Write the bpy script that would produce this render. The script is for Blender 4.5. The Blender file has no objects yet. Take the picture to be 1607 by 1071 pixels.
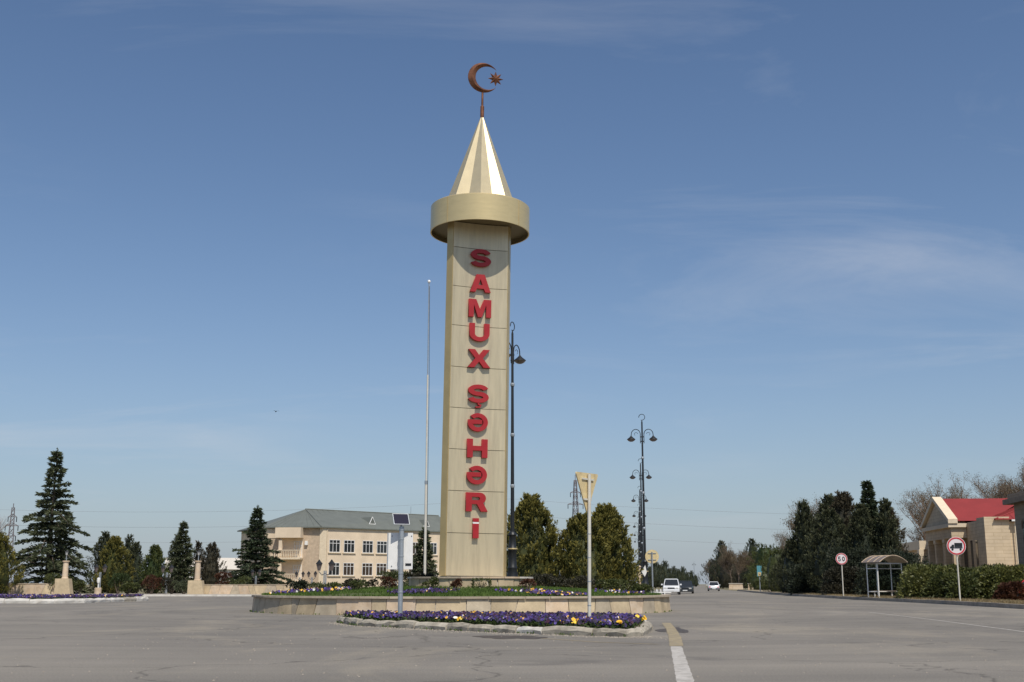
import bpy, math, random
import numpy as np
from mathutils import Vector, Matrix
R = math.radians
random.seed(7); rng = np.random.default_rng(7)
S = bpy.context.scene
COL = S.collection

# ------------------------------------------------------------------ camera, sky, sun, exposure
cam = bpy.data.objects.new('camera', bpy.data.cameras.new('camera')); COL.objects.link(cam)
cam.location = (0, 0, 1.05); cam.rotation_euler = (R(90 + 11.652), 0, 0)
cam.data.lens = 41.44; cam.data.sensor_width = 36; cam.data.clip_end = 6000; cam.data.clip_start = .1
S.camera = cam
SUN_AZ, SUN_EL = 20.0, 57.0        # azimuth to the right of straight-behind-the-camera, elevation
sd = Vector((math.sin(R(SUN_AZ)) * math.cos(R(SUN_EL)), -math.cos(R(SUN_AZ)) * math.cos(R(SUN_EL)), math.sin(R(SUN_EL))))
sun = bpy.data.objects.new('sun', bpy.data.lights.new('sun', 'SUN')); COL.objects.link(sun)
sun.data.energy = 4.2; sun.data.angle = R(.53); sun.data.color = (1, .94, .84)
sun.rotation_euler = sd.to_track_quat('Z', 'Y').to_euler()
W = bpy.data.worlds.new('World'); S.world = W; W.use_nodes = True
wn = W.node_tree.nodes; wl = W.node_tree.links
bg = wn['Background']
sky = wn.new('ShaderNodeTexSky'); sky.sky_type = 'NISHITA'; sky.sun_disc = False
sky.sun_elevation = R(SUN_EL); sky.sun_rotation = math.atan2(sd.x, sd.y)
sky.altitude = 300; sky.air_density = 1.0; sky.dust_density = 1.0; sky.ozone_density = 1.0
# thin cirrus: noise on a flat cloud layer seen from below
tc = wn.new('ShaderNodeTexCoord'); sep = wn.new('ShaderNodeSeparateXYZ'); wl.new(tc.outputs['Generated'], sep.inputs[0])
def wmath(op, a, b=None, clamp=False):
    n = wn.new('ShaderNodeMath'); n.operation = op; n.use_clamp = clamp
    for i, v in enumerate((a, b)):
        if v is None: continue
        if isinstance(v, (int, float)): n.inputs[i].default_value = v
        else: wl.new(v, n.inputs[i])
    return n.outputs[0]
zz = wmath('ADD', wmath('MAXIMUM', sep.outputs[2], 0.0), 0.12)
cmb = wn.new('ShaderNodeCombineXYZ')
wl.new(wmath('DIVIDE', sep.outputs[0], zz), cmb.inputs[0]); wl.new(wmath('DIVIDE', sep.outputs[1], zz), cmb.inputs[1])
def wnoise(scale, loc, stretch, detail=7, dist=.6):
    mp = wn.new('ShaderNodeMapping'); wl.new(cmb.outputs[0], mp.inputs[0])
    mp.inputs['Location'].default_value = loc; mp.inputs['Scale'].default_value = stretch; mp.inputs['Rotation'].default_value = (0, 0, .35)
    n = wn.new('ShaderNodeTexNoise'); wl.new(mp.outputs[0], n.inputs['Vector'])
    n.inputs['Scale'].default_value = scale; n.inputs['Detail'].default_value = detail; n.inputs['Roughness'].default_value = .62; n.inputs['Distortion'].default_value = dist
    return n.outputs[0]
wisp = wmath('MULTIPLY', wmath('SUBTRACT', wnoise(.9, (26.81, 8.96, 0), (1, 2.0, 1)), .5, True), wmath('SUBTRACT', wnoise(.45, (10.84, 4.98, 0), (1, 1.3, 1), 3, .2), .42, True), True)
wfac = wmath('MULTIPLY', wisp, 16.0, True)
mixc = wn.new('ShaderNodeMix'); mixc.data_type = 'RGBA'
wl.new(wmath('MULTIPLY', wfac, .34), mixc.inputs[0]); tint = wn.new('ShaderNodeMix'); tint.data_type = 'RGBA'; tint.blend_type = 'MULTIPLY'; tint.inputs[0].default_value = 1; wl.new(sky.outputs[0], tint.inputs[6]); tint.inputs[7].default_value = (.87, .97, 1.085, 1)
wl.new(tint.outputs[2], mixc.inputs[6]); mixc.inputs[7].default_value = (7.5, 7.6, 7.9, 1)
# pale ground haze low over the horizon, all the way round
hz = wn.new('ShaderNodeMix'); hz.data_type = 'RGBA'; hf = wmath('MULTIPLY', wmath('POWER', wmath('SUBTRACT', 1.0, wmath('MAXIMUM', sep.outputs[2], 0.0)), 9.0), .85)
wl.new(hf, hz.inputs[0]); wl.new(mixc.outputs[2], hz.inputs[6]); hz.inputs[7].default_value = (3.95, 4.45, 5.2, 1)
wl.new(hz.outputs[2], bg.inputs[0]); bg.inputs[1].default_value = .095
S.view_settings.view_transform = 'Standard'; S.view_settings.look = 'None'; S.view_settings.exposure = 0.0; S.view_settings.gamma = 1.0

# ------------------------------------------------------------------ helpers
def tag(o, label=None, cat=None, group=None, kind=None):
    if label: o['label'] = label
    if cat: o['category'] = cat
    if group: o['group'] = group
    if kind: o['kind'] = kind
    return o
def empty(name, loc=(0, 0, 0), rz=0.0, parent=None):
    o = bpy.data.objects.new(name, None); o.empty_display_size = .2; COL.objects.link(o)
    o.location = loc; o.rotation_euler = (0, 0, rz)
    if parent: o.parent = parent
    return o
def thing(name, label, cat, loc=(0, 0, 0), rz=0.0, group=None):
    return tag(empty(name, loc, rz), label, cat, group)
def link(name, me, mat=None, parent=None, loc=None):
    o = bpy.data.objects.new(name, me); COL.objects.link(o)
    if mat and not me.materials: me.materials.append(mat)
    if parent: o.parent = parent
    if loc is not None: o.location = loc
    return o
def copy_tree(o, parent=None):
    c = o.copy(); COL.objects.link(c); c.parent = parent
    for ch in [x for x in bpy.data.objects if x.parent == o]:
        copy_tree(ch, c)
    return c
class MB:
    def __init__(s): s.v = []; s.f = []
    def add(s, vs, fs):
        b = len(s.v); s.v += [tuple(v) for v in vs]; s.f += [tuple(i + b for i in f) for f in fs]; return s
    def box(s, x0, x1, y0, y1, z0, z1, M=None):
        vs = [Vector((x, y, z)) for z in (z0, z1) for x, y in ((x0, y0), (x1, y0), (x1, y1), (x0, y1))]
        if M: vs = [M @ v for v in vs]
        return s.add(vs, [(3, 2, 1, 0), (4, 5, 6, 7), (0, 1, 5, 4), (1, 2, 6, 5), (2, 3, 7, 6), (3, 0, 4, 7)])
    def hexa(s, vs):   # 8 corners: bottom ccw, top ccw
        return s.add(vs, [(3, 2, 1, 0), (4, 5, 6, 7), (0, 1, 5, 4), (1, 2, 6, 5), (2, 3, 7, 6), (3, 0, 4, 7)])
    def prism(s, poly, z0, z1):
        n = len(poly)
        return s.add([(p[0], p[1], z0) for p in poly] + [(p[0], p[1], z1) for p in poly],
                     [tuple(range(n))[::-1], tuple(range(n, 2 * n))] + [(i, (i + 1) % n, n + (i + 1) % n, n + i) for i in range(n)])
    def lathe(s, prof, n=16, c=(0, 0, 0), cap=True):
        vs = []; fs = []
        for r, z in prof:
            for k in range(n):
                a = 2 * math.pi * k / n; vs.append((c[0] + r * math.cos(a), c[1] + r * math.sin(a), c[2] + z))
        for i in range(len(prof) - 1):
            for k in range(n):
                fs.append((i * n + k, i * n + (k + 1) % n, (i + 1) * n + (k + 1) % n, (i + 1) * n + k))
        if cap: fs += [tuple(range(n))[::-1], tuple(range((len(prof) - 1) * n, len(prof) * n))]
        return s.add(vs, fs)
    def tube(s, pts, r, n=6, cap=True):
        pts = [Vector(p) for p in pts]; vs = []; fs = []
        rs = r if isinstance(r, (list, tuple)) else [r] * len(pts)
        up = Vector((0, 0, 1))
        for i, p in enumerate(pts):
            d = (pts[min(i + 1, len(pts) - 1)] - pts[max(i - 1, 0)]).normalized()
            a = d.cross(up)
            if a.length < .05: a = d.cross(Vector((0, 1, 0)))
            a.normalize(); b = a.cross(d)
            for k in range(n):
                t = 2 * math.pi * k / n; vs.append(p + (a * math.cos(t) + b * math.sin(t)) * rs[i])
        for i in range(len(pts) - 1):
            for k in range(n):
                fs.append((i * n + k, (i + 1) * n + k, (i + 1) * n + (k + 1) % n, i * n + (k + 1) % n))
        if cap: fs += [tuple(range(n)), tuple(range((len(pts) - 1) * n, len(pts) * n))[::-1]]
        return s.add(vs, fs)
    def mesh(s, name='m', smooth=False):
        me = bpy.data.meshes.new(name); me.from_pydata(s.v, [], s.f)
        if smooth:
            me.polygons.foreach_set('use_smooth', [True] * len(me.polygons))
        me.update(); return me
    def build(s, name, mat, parent=None, smooth=False, loc=None):
        me = s.mesh(name, smooth)
        if smooth:
            try: me.set_sharp_from_angle(angle=R(38))
            except Exception: pass
        return link(name, me, mat, parent, loc)

# ------------------------------------------------------------------ materials
def mk(name, col, rough=.7, metal=0.0, var=0.0, vscale=3.0, bump=0.0, bscale=20.0, dirt=None, dscale=.8, damt=.5, island=0.0, spec=.4, stretch=None, objrand=0.0):
    m = bpy.data.materials.new(name); m.use_nodes = True
    nt = m.node_tree; N = nt.nodes; L = nt.links; b = N['Principled BSDF']
    b.inputs['Roughness'].default_value = rough; b.inputs['Metallic'].default_value = metal; b.inputs['Specular IOR Level'].default_value = spec
    b.inputs['Base Color'].default_value = (*col, 1)
    t = N.new('ShaderNodeTexCoord'); vec = t.outputs['Object']
    if stretch:
        mp = N.new('ShaderNodeMapping'); mp.inputs['Scale'].default_value = stretch; L.new(vec, mp.inputs[0]); vec = mp.outputs[0]
    cur = None
    def noise(sc, det=5, rgh=.6):
        n = N.new('ShaderNodeTexNoise'); n.inputs['Scale'].default_value = sc; n.inputs['Detail'].default_value = det; n.inputs['Roughness'].default_value = rgh
        L.new(vec, n.inputs['Vector']); return n.outputs[0]
    def ramp(src, a, b_, p0=.3, p1=.7):
        r = N.new('ShaderNodeValToRGB'); r.color_ramp.elements[0].position = p0; r.color_ramp.elements[1].position = p1
        r.color_ramp.elements[0].color = a; r.color_ramp.elements[1].color = b_; L.new(src, r.inputs[0]); return r.outputs[0]
    def mix(fac, a, b_, mode='MIX'):
        n = N.new('ShaderNodeMix'); n.data_type = 'RGBA'; n.blend_type = mode
        if isinstance(fac, (int, float)): n.inputs[0].default_value = fac
        else: L.new(fac, n.inputs[0])
        for i, x in ((6, a), (7, b_)):
            if isinstance(x, tuple): n.inputs[i].default_value = x
            else: L.new(x, n.inputs[i])
        return n.outputs[2]
    if var:
        cur = ramp(noise(vscale), (*[c * (1 - var) for c in col], 1), (*[min(1, c * (1 + var)) for c in col], 1))
    if island:
        g = N.new('ShaderNodeNewGeometry')
        k = ramp(g.outputs['Random Per Island'], (1 - island,) * 3 + (1,), (1 + island,) * 3 + (1,), 0, 1)
        cur = mix(1.0, cur if cur else (*col, 1), k, 'MULTIPLY')
    if dirt:
        fac = ramp(noise(dscale, 8, .68), (0, 0, 0, 1), (damt, damt, damt, 1), .45, .75)
        cur = mix(fac, cur if cur else (*col, 1), (*dirt, 1))
    if objrand:
        oi = N.new('ShaderNodeObjectInfo'); k = ramp(oi.outputs['Random'], (1 - objrand,) * 3 + (1,), (1 + objrand,) * 3 + (1,), 0, 1); cur = mix(1.0, cur if cur else (*col, 1), k, 'MULTIPLY')
    if cur: L.new(cur, b.inputs['Base Color'])
    if bump:
        bp = N.new('ShaderNodeBump'); bp.inputs['Strength'].default_value = bump; bp.inputs['Distance'].default_value = .02
        L.new(noise(bscale, 6, .7), bp.inputs['Height']); L.new(bp.outputs[0], b.inputs['Normal'])
    return m
def leafmat(name, c1, c2, trans=.25, rough=.6, tips=False):
    """foliage: every leaf face takes its own tint between two real leaf colours"""
    m = bpy.data.materials.new(name); m.use_nodes = True
    N = m.node_tree.nodes; L = m.node_tree.links; b = N['Principled BSDF']; b.inputs['Roughness'].default_value = rough; b.inputs['Specular IOR Level'].default_value = .25
    g = N.new('ShaderNodeNewGeometry'); r = N.new('ShaderNodeValToRGB')
    r.color_ramp.elements[0].color = (*c1, 1); r.color_ramp.elements[1].color = (*c2, 1); L.new(g.outputs['Random Per Island'], r.inputs[0])
    t = N.new('ShaderNodeTexCoord'); n = N.new('ShaderNodeTexNoise'); n.inputs['Scale'].default_value = .9; n.inputs['Detail'].default_value = 3; L.new(t.outputs['Object'], n.inputs['Vector'])
    mx = N.new('ShaderNodeMix'); mx.data_type = 'RGBA'; mx.inputs[0].default_value = .45
    r2 = N.new('ShaderNodeValToRGB'); r2.color_ramp.elements[0].position = .35; r2.color_ramp.elements[1].position = .65
    r2.color_ramp.elements[0].color = (*c1, 1); r2.color_ramp.elements[1].color = (*c2, 1); L.new(n.outputs[0], r2.inputs[0])
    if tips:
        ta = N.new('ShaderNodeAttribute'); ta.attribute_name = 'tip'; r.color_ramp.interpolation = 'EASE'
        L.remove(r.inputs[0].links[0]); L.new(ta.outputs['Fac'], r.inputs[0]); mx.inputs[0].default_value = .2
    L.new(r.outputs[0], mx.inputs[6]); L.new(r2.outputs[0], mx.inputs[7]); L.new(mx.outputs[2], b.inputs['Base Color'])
    tr = N.new('ShaderNodeBsdfTranslucent'); L.new(mx.outputs[2], tr.inputs[0])
    ms = N.new('ShaderNodeMixShader'); ms.inputs[0].default_value = trans
    L.new(b.outputs[0], ms.inputs[1]); L.new(tr.outputs[0], ms.inputs[2]); L.new(ms.outputs[0], N['Material Output'].inputs[0])
    return m
M = {}
M['panel'] = mk('champagne_panel', (.60, .51, .34), .40, .36, var=.09, vscale=1.2, stretch=(3, 3, .3), spec=.5, dirt=(.38, .32, .22), dscale=1.3, damt=.65, objrand=.06)
M['strip'] = mk('gold_strip', (.52, .395, .19), .38, .35, var=.08, vscale=1.5)
M['gold'] = mk('brushed_gold', (.72, .56, .285), .35, .5, var=.06, vscale=2, stretch=(1, 1, 4))
M['conegold'] = mk('polished_gold', (.68, .57, .36), .48, .6, var=.06)
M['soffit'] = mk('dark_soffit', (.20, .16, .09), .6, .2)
M['core'] = mk('dark_core', (.12, .11, .09), .8)
M['rust'] = mk('rusty_copper', (.20, .085, .045), .5, .55, var=.6, vscale=3, bump=.3)
M['red'] = mk('red_letter', (.36, .014, .020), .5, var=.12, vscale=2, dirt=(.30, .03, .03), dscale=1.5, damt=.5, spec=.4)
M['white'] = mk('white_paint', (.78, .77, .74), .5, var=.06)
M['limestone'] = mk('limestone_slab', (.50, .40, .26), .8, objrand=.13, var=.22, vscale=1.6, bump=.35, bscale=14, dirt=(.30, .23, .15), dscale=.9, damt=.55)
M['limestone2'] = mk('pink_limestone_slab', (.54, .41, .28), .8, objrand=.13, var=.2, vscale=2.2, bump=.35, bscale=12, dirt=(.62, .56, .48), dscale=1.3, damt=.6)
M['limestone3'] = mk('grey_limestone_slab', (.44, .37, .27), .85, objrand=.13, var=.22, vscale=1.8, bump=.35, bscale=12, dirt=(.26, .21, .15), dscale=1.1, damt=.6)
M['mortar'] = mk('pale_mortar', (.58, .53, .46), .9, var=.12, vscale=6, bump=.3)
M['coping'] = mk('coping_stone', (.42, .35, .26), .85, objrand=.13, var=.2, vscale=3, bump=.35, dirt=(.2, .17, .13), damt=.5)
M['kerbstone'] = mk('rough_kerb_stone', (.40, .36, .29), .9, objrand=.13, var=.25, vscale=5, bump=.7, bscale=9, dirt=(.20, .17, .13), dscale=2.2, damt=.7)
M['whitekerb'] = mk('whitewashed_kerb', (.66, .63, .57), .9, var=.15, vscale=5, bump=.6, bscale=9, dirt=(.30, .25, .19), dscale=2.5, damt=.8)
M['kerb'] = mk('road_kerb', (.34, .30, .25), .9, var=.2, vscale=4, bump=.4, dirt=(.16, .13, .10), dscale=1.5, damt=.6)
M['soil'] = mk('dry_soil', (.17, .12, .08), .95, var=.3, vscale=5, bump=.8, bscale=12)
M['plaster'] = mk('cream_plaster', (.74, .60, .44), .85, var=.10, vscale=.6, dirt=(.56, .45, .33), dscale=.5, damt=.5)
M['plaster2'] = mk('tan_cladding', (.50, .39, .28), .85, var=.15, vscale=3, bump=.2, bscale=6)
M['trim'] = mk('pale_trim', (.70, .58, .42), .8, var=.08)
M['greenroof'] = mk('green_metal_roof', (.15, .16, .14), .6, .1, var=.1, vscale=.7)
M['glass'] = mk('dark_window_glass', (.025, .028, .03), .08, spec=.8)
M['brownglass'] = mk('curtained_window_glass', (.06, .042, .03), .15, spec=.6)
M['paleglass'] = mk('net_curtain_glass', (.20, .19, .17), .2, spec=.6)
M['frame'] = mk('white_window_frame', (.75, .74, .72), .5)
M['redroof'] = mk('red_metal_roof', (.24, .028, .026), .7, .0, var=.1, vscale=.6)
M['dkstone'] = mk('brown_stone', (.24, .18, .13), .85, var=.15, vscale=2, bump=.2)
M['darkmetal'] = mk('black_painted_iron', (.022, .024, .026), .45, .3, var=.2, spec=.5)
M['galv'] = mk('galvanised_steel', (.42, .45, .47), .42, .6, var=.12, vscale=5)
M['polewhite'] = mk('weathered_white_pole', (.66, .63, .55), .5, .1, var=.12, vscale=6, dirt=(.35, .28, .2), dscale=3, damt=.4)
M['signback'] = mk('faded_cream_sign_back', (.68, .55, .30), .55, .0, var=.12, vscale=5, dirt=(.36, .22, .10), dscale=6, damt=.6)
M['signred'] = mk('sign_red', (.55, .04, .05), .45)
M['signwhite'] = mk('sign_white', (.80, .74, .74), .45)
M['signblack'] = mk('sign_black', (.015, .018, .022), .5)
M['blue'] = mk('sign_teal', (.10, .30, .36), .5)
M['lampglass'] = mk('smoked_lamp_glass', (.16, .13, .12), .25, spec=.6)
M['lantern'] = mk('frosted_lantern_glass', (.45, .45, .43), .3)
M['carwhite'] = mk('white_car_paint', (.76, .77, .78), .25, spec=.6)
M['cardark'] = mk('dark_car_paint', (.03, .035, .04), .25, spec=.6)
M['carred'] = mk('red_car_paint', (.50, .02, .03), .25, spec=.6)
M['tyre'] = mk('tyre_rubber', (.02, .02, .02), .9)
M['chrome'] = mk('wheel_metal', (.45, .45, .46), .3, .8)
M['amber'] = mk('headlamp_glass', (.55, .55, .52), .2, spec=.8)
M['plate'] = mk('plate_white', (.7, .7, .68), .5)
M['bark'] = mk('grey_brown_bark', (.13, .10, .075), .95, var=.3, vscale=4, bump=.6)
M['barebark'] = mk('pale_bare_twigs', (.24, .18, .14), .95, var=.25, vscale=2)
M['polycarb'] = mk('brown_polycarbonate', (.17, .135, .11), .3, spec=.5)
M['shelterglass'] = None
g = bpy.data.materials.new('shelter_glass'); g.use_nodes = True
gb = g.node_tree.nodes['Principled BSDF']; gb.inputs['Transmission Weight'].default_value = 1; gb.inputs['Roughness'].default_value = .03; gb.inputs['IOR'].default_value = 1.05; gb.inputs['Base Color'].default_value = (.80, .88, .88, 1)
M['shelterglass'] = g
M['solar'] = mk('solar_cells', (.02, .016, .03), .2, .2, spec=.7)
M['cedar'] = leafmat('cedar_needles', (.040, .056, .034), (.120, .130, .062), .15)
M['cedardk'] = leafmat('dark_cedar_needles', (.026, .042, .026), (.080, .098, .048), .15)
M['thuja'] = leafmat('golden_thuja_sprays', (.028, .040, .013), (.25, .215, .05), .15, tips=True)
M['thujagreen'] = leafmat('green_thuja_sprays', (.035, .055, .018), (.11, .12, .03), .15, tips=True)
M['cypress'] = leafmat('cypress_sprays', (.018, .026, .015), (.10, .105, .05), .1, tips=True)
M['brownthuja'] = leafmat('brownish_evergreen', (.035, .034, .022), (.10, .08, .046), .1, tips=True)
M['laurel'] = leafmat('laurel_leaves', (.028, .042, .014), (.13, .14, .045), .2, .45)
M['laurel2'] = leafmat('pale_laurel_leaves', (.040, .055, .016), (.20, .20, .06), .25, .45)
M['barberry'] = leafmat('reddish_leaves', (.055, .022, .016), (.13, .06, .03), .2)
M['brownleaf'] = leafmat('sparse_spring_leaves', (.09, .075, .04), (.19, .14, .08), .3)
M['grassmat'] = leafmat('lawn_blades', (.055, .10, .018), (.14, .21, .045), .3)
M['drygrass'] = leafmat('dry_grass_blades', (.20, .15, .075), (.36, .29, .17), .3)
M['pansyleaf'] = leafmat('pansy_leaves', (.03, .055, .015), (.07, .10, .03), .2)
def pansymat(name, cols):
    m = bpy.data.materials.new(name); m.use_nodes = True; N = m.node_tree.nodes; L = m.node_tree.links; b = N['Principled BSDF']; b.inputs['Roughness'].default_value = .7
    g_ = N.new('ShaderNodeNewGeometry'); r = N.new('ShaderNodeValToRGB'); r.color_ramp.interpolation = 'CONSTANT'
    els = r.color_ramp.elements
    els[0].position = 0; els[0].color = (*cols[0][1], 1); els[1].position = cols[1][0]; els[1].color = (*cols[1][1], 1)
    for p, c in cols[2:]:
        e = els.new(p); e.color = (*c, 1)
    t = N.new('ShaderNodeTexCoord'); n = N.new('ShaderNodeTexNoise'); n.inputs['Scale'].default_value = 2.6; n.inputs['Detail'].default_value = 2; L.new(t.outputs['Object'], n.inputs['Vector'])
    a = N.new('ShaderNodeMath'); a.operation = 'MULTIPLY_ADD'; L.new(n.outputs[0], a.inputs[0]); a.inputs[1].default_value = 1.1; a.inputs[2].default_value = -.4
    c = N.new('ShaderNodeMath'); c.operation = 'MULTIPLY_ADD'; L.new(g_.outputs['Random Per Island'], c.inputs[0]); c.inputs[1].default_value = .8; L.new(a.outputs[0], c.inputs[2]); c.use_clamp = True
    L.new(c.outputs[0], r.inputs[0]); L.new(r.outputs[0], b.inputs['Base Color']); return m
M['violet'] = pansymat('violet_pansy_petals', [(0, (.024, .011, .075)), (.28, (.048, .026, .16)), (.46, (.014, .006, .03)), (.74, (.042, .007, .026)), (.88, (.085, .055, .24)), (.972, (.66, .62, .62)), (.992, (.70, .38, .03))])
M['yellow'] = pansymat('yellow_pansy_petals', [(0, (.75, .42, .02)), (.6, (.78, .55, .06)), (.85, (.75, .72, .62))])
M['mixed'] = pansymat('mixed_pansy_petals', [(0, (.06, .03, .20)), (.42, (.035, .015, .06)), (.74, (.72, .41, .03)), (.86, (.70, .68, .64)), (.95, (.50, .22, .05))])

# asphalt: pale, dusty, with lanes of wear, patches and stains
def asphalt():
    m = bpy.data.materials.new('worn_asphalt'); m.use_nodes = True
    N = m.node_tree.nodes; L = m.node_tree.links; b = N['Principled BSDF']; b.inputs['Roughness'].default_value = .88; b.inputs['Specular IOR Level'].default_value = .25
    t = N.new('ShaderNodeTexCoord')
    def noise(sc, det, rg, stretch=(1, 1, 1), rot=0, dist=0):
        mp = N.new('ShaderNodeMapping'); mp.inputs['Scale'].default_value = stretch; mp.inputs['Rotation'].default_value = (0, 0, rot); L.new(t.outputs['Object'], mp.inputs[0])
        n = N.new('ShaderNodeTexNoise'); n.inputs['Scale'].default_value = sc; n.inputs['Detail'].default_value = det; n.inputs['Roughness'].default_value = rg; n.inputs['Distortion'].default_value = dist
        L.new(mp.outputs[0], n.inputs['Vector']); return n.outputs[0]
    def ramp(src, p0, p1, a, b_):
        r = N.new('ShaderNodeValToRGB'); r.color_ramp.elements[0].position = p0; r.color_ramp.elements[1].position = p1
        r.color_ramp.elements[0].color = (*a, 1); r.color_ramp.elements[1].color = (*b_, 1); L.new(src, r.inputs[0]); return r.outputs[0]
    def mix(f, a, b_, mode='MIX'):
        n = N.new('ShaderNodeMix'); n.data_type = 'RGBA'; n.blend_type = mode
        if isinstance(f, float): n.inputs[0].default_value = f
        else: L.new(f, n.inputs[0])
        for i, x in ((6, a), (7, b_)):
            if isinstance(x, tuple): n.inputs[i].default_value = x
            else: L.new(x, n.inputs[i])
        return n.outputs[2]
    base = ramp(noise(.10, 6, .6, (1, .55, 1), .3, .4), .28, .72, (.160, .147, .128), (.255, .231, .198))
    streak = ramp(noise(.35, 4, .55, (.12, 1, 1), -.12), .35, .7, (.90, .90, .90), (1.06, 1.055, 1.05))
    c = mix(1.0, base, streak, 'MULTIPLY')
    dust = ramp(noise(.22, 8, .7, (1, .5, 1), 0, .8), .52, .72, (0, 0, 0), (.65, .65, .65))
    c = mix(dust, c, (.34, .295, .225, 1))
    dark = ramp(noise(.17, 7, .65, (.7, 1.3, 1), .5, .5), .60, .68, (0, 0, 0), (.5, .5, .5))
    c = mix(dark, c, (.095, .088, .082, 1))
    oil = ramp(noise(1.3, 3, .55), .72, .80, (0, 0, 0), (.55, .55, .55)); c = mix(oil, c, (.085, .08, .074, 1))
    spots = ramp(noise(5, 4, .6), .72, .76, (0, 0, 0), (.75, .75, .75))
    c = mix(spots, c, (.07, .063, .058, 1))
    # lanes of wear that follow the traffic round the island
    vm = N.new('ShaderNodeVectorMath'); vm.operation = 'DISTANCE'; L.new(t.outputs['Object'], vm.inputs[0]); vm.inputs[1].default_value = (-2.0, 49.1, 0)
    cb = N.new('ShaderNodeCombineXYZ'); L.new(vm.outputs['Value'], cb.inputs[0]); wv = N.new('ShaderNodeVectorMath'); wv.operation = 'MULTIPLY_ADD'; L.new(t.outputs['Object'], wv.inputs[0]); wv.inputs[1].default_value = (.03, .03, 0); L.new(cb.outputs[0], wv.inputs[2])
    ln = N.new('ShaderNodeTexNoise'); ln.inputs['Scale'].default_value = .55; ln.inputs['Detail'].default_value = 5; ln.inputs['Roughness'].default_value = .65; L.new(wv.outputs[0], ln.inputs['Vector'])
    c = mix(1.0, c, ramp(ln.outputs[0], .34, .66, (.87, .87, .88), (1.11, 1.105, 1.09)), 'MULTIPLY')
    grain = ramp(noise(40, 4, .75), .3, .7, (.62, .62, .62), (1.36, 1.36, 1.36))
    c = mix(1.0, c, grain, 'MULTIPLY')
    v = N.new('ShaderNodeTexVoronoi'); v.feature = 'DISTANCE_TO_EDGE'; v.inputs['Scale'].default_value = .16
    mp = N.new('ShaderNodeMapping'); L.new(t.outputs['Object'], mp.inputs[0])
    nd = N.new('ShaderNodeTexNoise'); nd.inputs['Scale'].default_value = .7; nd.inputs['Detail'].default_value = 6; L.new(t.outputs['Object'], nd.inputs['Vector'])
    va = N.new('ShaderNodeMix'); va.data_type = 'RGBA'; va.blend_type = 'LINEAR_LIGHT'; va.inputs[0].default_value = 1.2; L.new(mp.outputs[0], va.inputs[6]); L.new(nd.outputs['Color'], va.inputs[7])
    L.new(va.outputs[2], v.inputs['Vector'])
    crack = ramp(v.outputs[0], .0018, .005, (.34, .34, .34), (1, 1, 1))
    c = mix(.7, c, mix(1.0, c, crack, 'MULTIPLY'))
    L.new(c, b.inputs['Base Color'])
    bp = N.new('ShaderNodeBump'); bp.inputs['Strength'].default_value = .5; bp.inputs['Distance'].default_value = .012; L.new(noise(38, 5, .75), bp.inputs['Height']); L.new(bp.outputs[0], b.inputs['Normal'])
    return m
M['asphalt'] = asphalt()
M['earth'] = mk('dry_earth_and_weeds', (.19, .16, .09), .95, var=.3, vscale=.25, bump=.5, dirt=(.10, .12, .045), dscale=.12, damt=.8)
M['verge'] = mk('dusty_verge', (.27, .215, .14), .95, var=.25, vscale=1.2, bump=.6, dirt=(.13, .12, .06), dscale=.6, damt=.6)
M['lawnsoil'] = mk('lawn_ground', (.075, .095, .03), .95, var=.35, vscale=1.4, bump=.6, dirt=(.15, .105, .06), dscale=.8, damt=.7)
M['paving'] = mk('pale_paving', (.33, .29, .24), .9, var=.15, vscale=1.5, bump=.3)
M['yline'] = mk('worn_yellow_paint', (.31, .25, .15), .8, var=.25, vscale=4, dirt=(.21, .185, .15), dscale=6, damt=1.0)
M['wline'] = mk('worn_white_paint', (.46, .43, .39), .8, var=.2, vscale=4, dirt=(.23, .205, .17), dscale=6, damt=1.0)
M['stain'] = mk('damp_stain', (.075, .06, .045), .6, var=.2, vscale=3)

# ------------------------------------------------------------------ setting: ground, roads, kerbs
def sheet(name, poly, z, mat, kind='structure', div=None):
    me = bpy.data.meshes.new(name); me.from_pydata([(x, y, z) for x, y in poly], [], [tuple(range(len(poly)))]); me.update()
    o = link(name, me, mat); o['kind'] = kind; return o
sheet('ground', [(-3000, -300), (3000, -300), (3000, 4500), (-3000, 4500)], -.03, M['earth'])
KR = [(12, 14), (17, 27), (20.4, 40), (21.9, 51.6), (22.8, 62), (23.4, 73), (23.6, 84), (25.4, 109), (28.3, 135), (35.5, 190), (42.5, 245), (64, 400), (90, 560), (200, 1200)]
KL = [(190, 1200), (81, 560), (55, 400), (39, 300), (21, 190), (12.6, 125), (10.5, 106)]
sheet('road', [(-90, -40), (12, -40)] + KR + KL + [(-14, 106), (-90, 106)], 0.0, M['asphalt'])
# far left pavement behind its kerb, in front of the low garden walls
sheet('pavement', [(-90, 106.2), (-14, 106.2), (-14, 121), (-90, 121)], .13, M['paving'])
def strip_solid(name, pts, width, z0, z1, mat, side=1, seg=None):
    """kerb stones laid end to end along pts; returns parent"""
    k = empty(name); k['kind'] = 'structure'
    P = [Vector((x, y, 0)) for x, y in pts]
    for a, b in zip(P[:-1], P[1:]):
        d = (b - a); n = max(1, round(d.length / seg)) if seg else 1; d.normalize(); nrm = Vector((d.y, -d.x, 0)) * side * width
        for i in range(n):
            p = a.lerp(b, i / n) + d * .012; q = a.lerp(b, (i + 1) / n) - d * .012
            j = random.uniform(-.012, .012); zt = z1 + random.uniform(-.012, .012)
            MB().hexa([(*p.xy, z0), (*q.xy, z0), (*(q + nrm).xy, z0), (*(p + nrm).xy, z0), (p.x + j, p.y, zt), (q.x + j, q.y, zt), (q.x + nrm.x, q.y + nrm.y, zt), (p.x + nrm.x, p.y + nrm.y, zt)]).build('kerb_stone', mat, k)
    return k
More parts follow.
